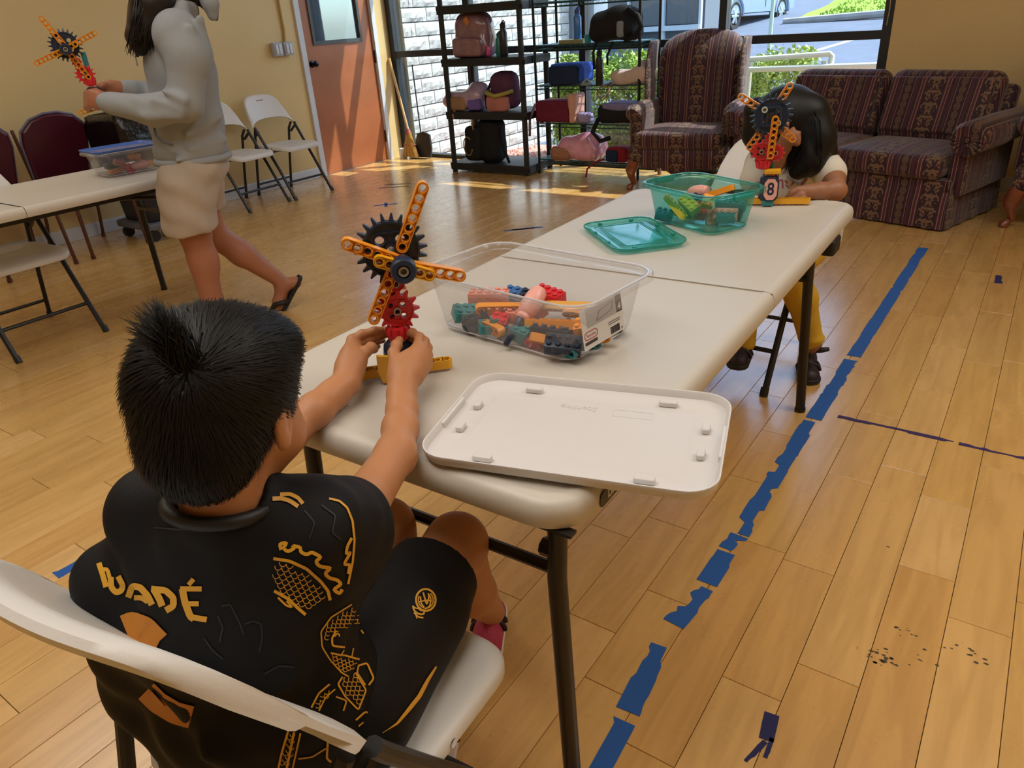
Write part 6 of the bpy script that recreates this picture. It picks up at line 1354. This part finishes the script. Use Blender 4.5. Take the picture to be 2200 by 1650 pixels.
# middle wire shelf
ZW=.771
t=thing('lunch_bag','blue insulated lunch bag on the middle wire shelf','bag',(-3.53,5.98,ZW)); soft('body',CL('navy_cloth','182a4c'),t,(-3.55,5.97,.85),(.15,.11,.078),.02,3,.003); soft('lid',CL('royal_cloth','2c54b8'),t,(-3.53,5.99,.925),(.16,.115,.02),.012,4,.004); soft('side',CL('royal_cloth','2c54b8'),t,(-3.38,5.98,.86),(.03,.10,.065),.02,4,.006)
bottle('dark speckled water bottle between the lunch bag and the pale tote',-3.22,5.92,ZW,.032,.27,M('speckled','1c1a1a',.4,var=(60,.6)),DARK)
t=thing('tote_bag','pale beige drawstring bag slumped on the middle wire shelf','bag',(-2.93,5.97,ZW)); soft('body',CL('beige_cloth','c4b2aa'),t,(-2.93,5.98,.825),(.17,.11,.055),.045,5,.016,20,extra=lambda s:s.ell((-2.84,5.98,.87),(.07,.08,.06),None,.05)); strap([(-3.08,5.88,.79),(-3.15,5.80,.76),(-3.17,5.785,.70),(-3.12,5.785,.66),(-3.08,5.80,.70),(-3.07,5.86,.78)],CL('beige_dark','8a6e64'),t,.008)
t=thing('sandal','grey rubber sandal beside the blue lunch bag','shoe',(-3.32,5.87,ZW)); mk('sole',MB().rbox(.10,.07,0,.02,.03,.008,mat=Matrix.Translation((.0,.0,0))),M('sandal_grey','7f9496',.5),t); mk('strap',MB().tube([(-.02,-.035,.01),(-.0,0,.05),(.02,.035,.01)],.012,6),M('sandal_grey','7f9496',.5),t)
# lower wire shelf
ZW=.456
t=thing('tote_bag','dark red box shaped bag with a pale pink flap on the lower wire shelf','bag',(-3.65,5.97,ZW)); soft('body',CL('wine_cloth','6a2038'),t,(-3.67,5.97,.555),(.18,.12,.09),.02,6,.003); soft('flap',CL('pale_pink_cloth','c89a8c'),t,(-3.455,5.93,.58),(.035,.10,.12),.02,7,.006); strap([(-3.84,5.86,.62),(-3.87,5.80,.5),(-3.87,5.785,.35)],CL('mauve_cloth','8c6c78'),t,.012)
tag(soft('pouch',CL('lilac_cloth','9a90c0'),None,(-3.36,5.93,.50),(.055,.06,.04),.02,3,.006),'small lilac pouch between the red bag and the black pack','pouch')
t=bag('black backpack with flowered top on the lower wire shelf by the wing chair',(-3.05,5.95,ZW)); soft('body',BKB,t,(-3.02,5.97,.535),(.20,.12,.075),.05,8,.008); soft('flower_top',CL('flower_cloth','7a78a8'),t,(-3.02,5.95,.60),(.15,.10,.03),.02,9,.005); strap([(-3.2,5.86,.5),(-3.22,5.79,.40),(-3.14,5.78,.33),(-3.05,5.79,.36)],BKB,t,.02)
# bottom wire shelf
ZW=.136
t=bag('shiny pink backpack lying on the bottom wire shelf',(-3.45,5.95,ZW)); soft('body',PINKS,t,(-3.42,5.96,.235),(.22,.13,.095),.08,11,.008,extra=lambda s:s.ell((-3.34,5.96,.31),(.12,.11,.07),None,.06)); soft('base_panel',COPPER,t,(-3.58,5.86,.20),(.10,.04,.06),.03,12,.008); strap([(-3.3,5.84,.34),(-3.22,5.82,.25),(-3.24,5.81,.16)],PINKS,t)
t=thing('lunch_bag','dark red lunch pouch at the right end of the bottom wire shelf','bag',(-3.03,5.92,ZW)); soft('body',CL('red_cloth','8a1c28'),t,(-3.03,5.93,.205),(.10,.09,.065),.03,2,.004); soft('front_panel',CL('navy_cloth','182a4c'),t,(-3.06,5.835,.20),(.06,.015,.05),.01,3,.002); strap([(-3.13,5.84,.17),(-3.2,5.80,.15),(-3.27,5.775,.09),(-3.28,5.77,.02)],CL('red_cloth','8a1c28'),t,.009)
# broom and dustpan in the corner
t=thing('broom','corn broom with pale wooden handle leaning by the door','broom',(-5.74,6.2,0))
mk('handle',MB().tube([(-5.76,6.22,.28),(-5.95,6.26,1.02)],.0135,10),M('broom_wood','d8b07a',.5),t,world=True); mk('collar',MB().tube([(-5.755,6.215,.25),(-5.765,6.22,.31)],[.035,.018],10),M('broom_wire','9a4a3a',.5),t,world=True)
mb=MB(); rp=random.Random(3)
for i in range(260):
    a=rp.random()*6.28; q=rp.random()**.5; mb.tube([(-5.756+.03*q*math.cos(a),6.215+.02*q*math.sin(a),.27),(-5.745+.075*q*math.cos(a),6.20+.04*q*math.sin(a),.14),(-5.735+.125*q*math.cos(a),6.19+.045*q*math.sin(a),.012+rp.random()*.02)],[.0035,.0032,.0022],4)
mk('bristles',mb,M('straw','cda45c',.8,var=(40,.25)),t,world=True,kind='stuff'); mk('binding',MB().tube([(-5.745+.085*math.cos(a),6.2+.047*math.sin(a),.15) for a in np.linspace(0,6.28,16)[:-1]],.004,5,True),M('broom_wire','9a4a3a',.5),t,world=True)
t=thing('dustpan','upright black lobby dustpan with thin handle beside the broom','dustpan',(-5.62,6.24,0))
mk('pan',MB().prism([(-.11,0),(.11,0),(.12,.10),(.09,.24),(.0,.27),(-.09,.24),(-.12,.10)],-.012,.012,(),Matrix.Translation((-5.60,6.24,.01))@Matrix.Rotation(math.radians(80),4,'X')),M('pan_black','2a2c30',.5),t,world=True); mk('handle',MB().tube([(-5.61,6.25,.26),(-5.66,6.29,.95)],.007,8),BLK,t,world=True); mk('side_lip',MB().box(-5.72,6.17,.01,-5.705,6.25,.12).v and MB().tube([(-5.71,6.16,.012),(-5.49,6.16,.012)],.006,6),BLK,t,world=True)
t=thing('floor_cup','small white paper tub on the floor by the door frame','tub',(-5.86,6.22,0)); mk('body',MB().lathe([(0,.0),(.045,0),(.052,.10),(.049,.10),(.042,.004),(0,.004)],18),TRIM,t)
# ================================================================ tape and marks on the floor
TAPE=M('tape_blue','2d5ea8',.7,.25,bump=(160,.15)); TAPEP=M('tape_purple','40305c',.7,.25); TAPEN=M('tape_indigo','2c2c58',.7,.25)
def tape(label,a,b,wd,mat,seed,rag=.35,group=None):
    rp=random.Random(seed); a,b=Vector(a),Vector(b); L_=(b-a).length; d=(b-a)/L_; n=Vector((-d.y,d.x)); k=max(6,int(L_/.014)); Lf=[];Rt=[]; x=0; y=0
    for i in range(k+1):
        t=i/k; 
        if rp.random()<.33: x=rp.uniform(0,rag)*wd*(1 if rp.random()<.5 else .3)
        if rp.random()<.33: y=rp.uniform(0,rag)*wd*(1 if rp.random()<.4 else .2)
        c=a+d*(L_*t+rp.uniform(-.003,.003)); Lf.append(c+n*(wd/2-x)); Rt.append(c-n*(wd/2-y))
    P=[(p.x,p.y) for p in Rt]+[(p.x,p.y) for p in Lf[::-1]]
    V=[];F=[]
    for i in range(k+1): V+=[(*Lf[i],.0011),(*Rt[i],.0011),(*Lf[i],.0002),(*Rt[i],.0002)]
    for i in range(k): q=4*i; F+=[(q,q+1,q+5,q+4),(q+2,q,q+4,q+6),(q+1,q+3,q+7,q+5)]
    return tag(mk('floor_tape',MB().add(V,F),mat,None,0),label,'tape',group)
G_='pieces of the long blue tape line'
for i,(y0,y1,x0,x1,rg_,lb) in enumerate(((.70,.945,-.455,-.466,.25,'torn blue floor tape at the bottom edge of the frame'),(.965,1.17,-.470,-.488,.3,'torn blue floor tape piece next above the bottom one'),(1.245,1.405,-.488,-.470,.5,'shredded blue floor tape piece level with the table leg'),(1.42,1.56,-.472,-.470,.5,'ragged blue floor tape piece below the lid corner'),
 (1.575,1.645,-.472,-.466,.6,'short frayed scrap in the blue tape line'),(1.655,2.37,-.468,-.466,.42,'long ragged blue floor tape piece under the white lid corner'),(2.395,2.945,-.460,-.456,.15,'clean blue floor tape piece beside the far table leg'),(2.985,4.66,-.455,-.440,.10,'longest blue floor tape piece running toward the sofa'))):
    tape(lb,(x0,y0),(x1,y1),.055,TAPE,i+3,rg_,G_)
tape('blue floor tape strip at the left edge behind the boy, nearer part',(-2.055,.30),(-2.035,.505),.045,TAPE,21,.4); tape('blue floor tape strip at the left edge behind the boy, farther part',(-2.035,.53),(-2.02,.80),.045,TAPE,22,.3)
tape('dark purple floor tape line across the planks at right, left half',(-.39,2.452),(-.035,2.452),.022,TAPEP,31,.5); tape('dark purple floor tape line across the planks at right, right half',(-.02,2.449),(.30,2.449),.022,TAPEP,32,.5)
tape('forked indigo tape scrap near the bottom right',(-.214,1.12),(-.205,1.05),.03,TAPEN,41,.2); tape('thin tail of the forked indigo tape scrap',(-.206,1.05),(-.222,.985),.012,TAPEN,42,.4); tape('short prong of the forked indigo tape scrap',(-.196,1.06),(-.194,1.015),.010,TAPEN,45,.2)
tape('small dark tape scrap on the floor right of the blue line near the sofa',(-.04,4.30),(-.037,4.17),.035,TAPEN,43,.4)
for i,(x,y) in enumerate(((-2.92,4.10),(-2.88,4.14),(-2.84,4.18))): tape(['front','middle','back'][i]+' stripe of the three little blue stripes near the table',(x-.05,y-.045),(x+.07,y+.065),.028,TAPE,50+i,.1)
tape('one arm of the small blue tape cross on the far floor',(-4.47,4.30),(-4.33,4.43),.03,TAPE,60,.2); tape('other arm of the small blue tape cross on the far floor',(-4.45,4.42),(-4.34,4.31),.03,TAPE,61,.2)
for i,(a,b) in enumerate((((-4.95,4.85),(-4.72,5.02)),((-5.0,4.99),(-4.78,5.12)))): tape(['nearer','farther'][i]+' dark blue tape streak beside the sunlit patch',a,b,.028,TAPEN,70+i,.4)
SC_=M('scuff_dark','4a4030',.8)
rp=random.Random(11)
for (x,y,n,sx,sy) in ((-.03,1.50,10,.018,.014),(-.05,1.385,26,.03,.028),(.02,1.43,6,.02,.02),(.10,1.50,12,.03,.018),(-.115,1.80,3,.004,.012)):
    mb=MB()
    for i in range(n):
        cx,cy=x+rp.gauss(0,sx*.6),y+rp.gauss(0,sy*.6); r_=rp.uniform(.001,.0045); a0=rp.random()*3; mb.add([(cx+r_*(1+.6*rp.random())*math.cos(a0+k*1.05),cy+r_*.6*(1+.6*rp.random())*math.sin(a0+k*1.05),.0004) for k in range(6)],[(0,1,2,3,4,5)])
    mk('scuff_mark',mb,SC_,fl,0,kind='stuff')
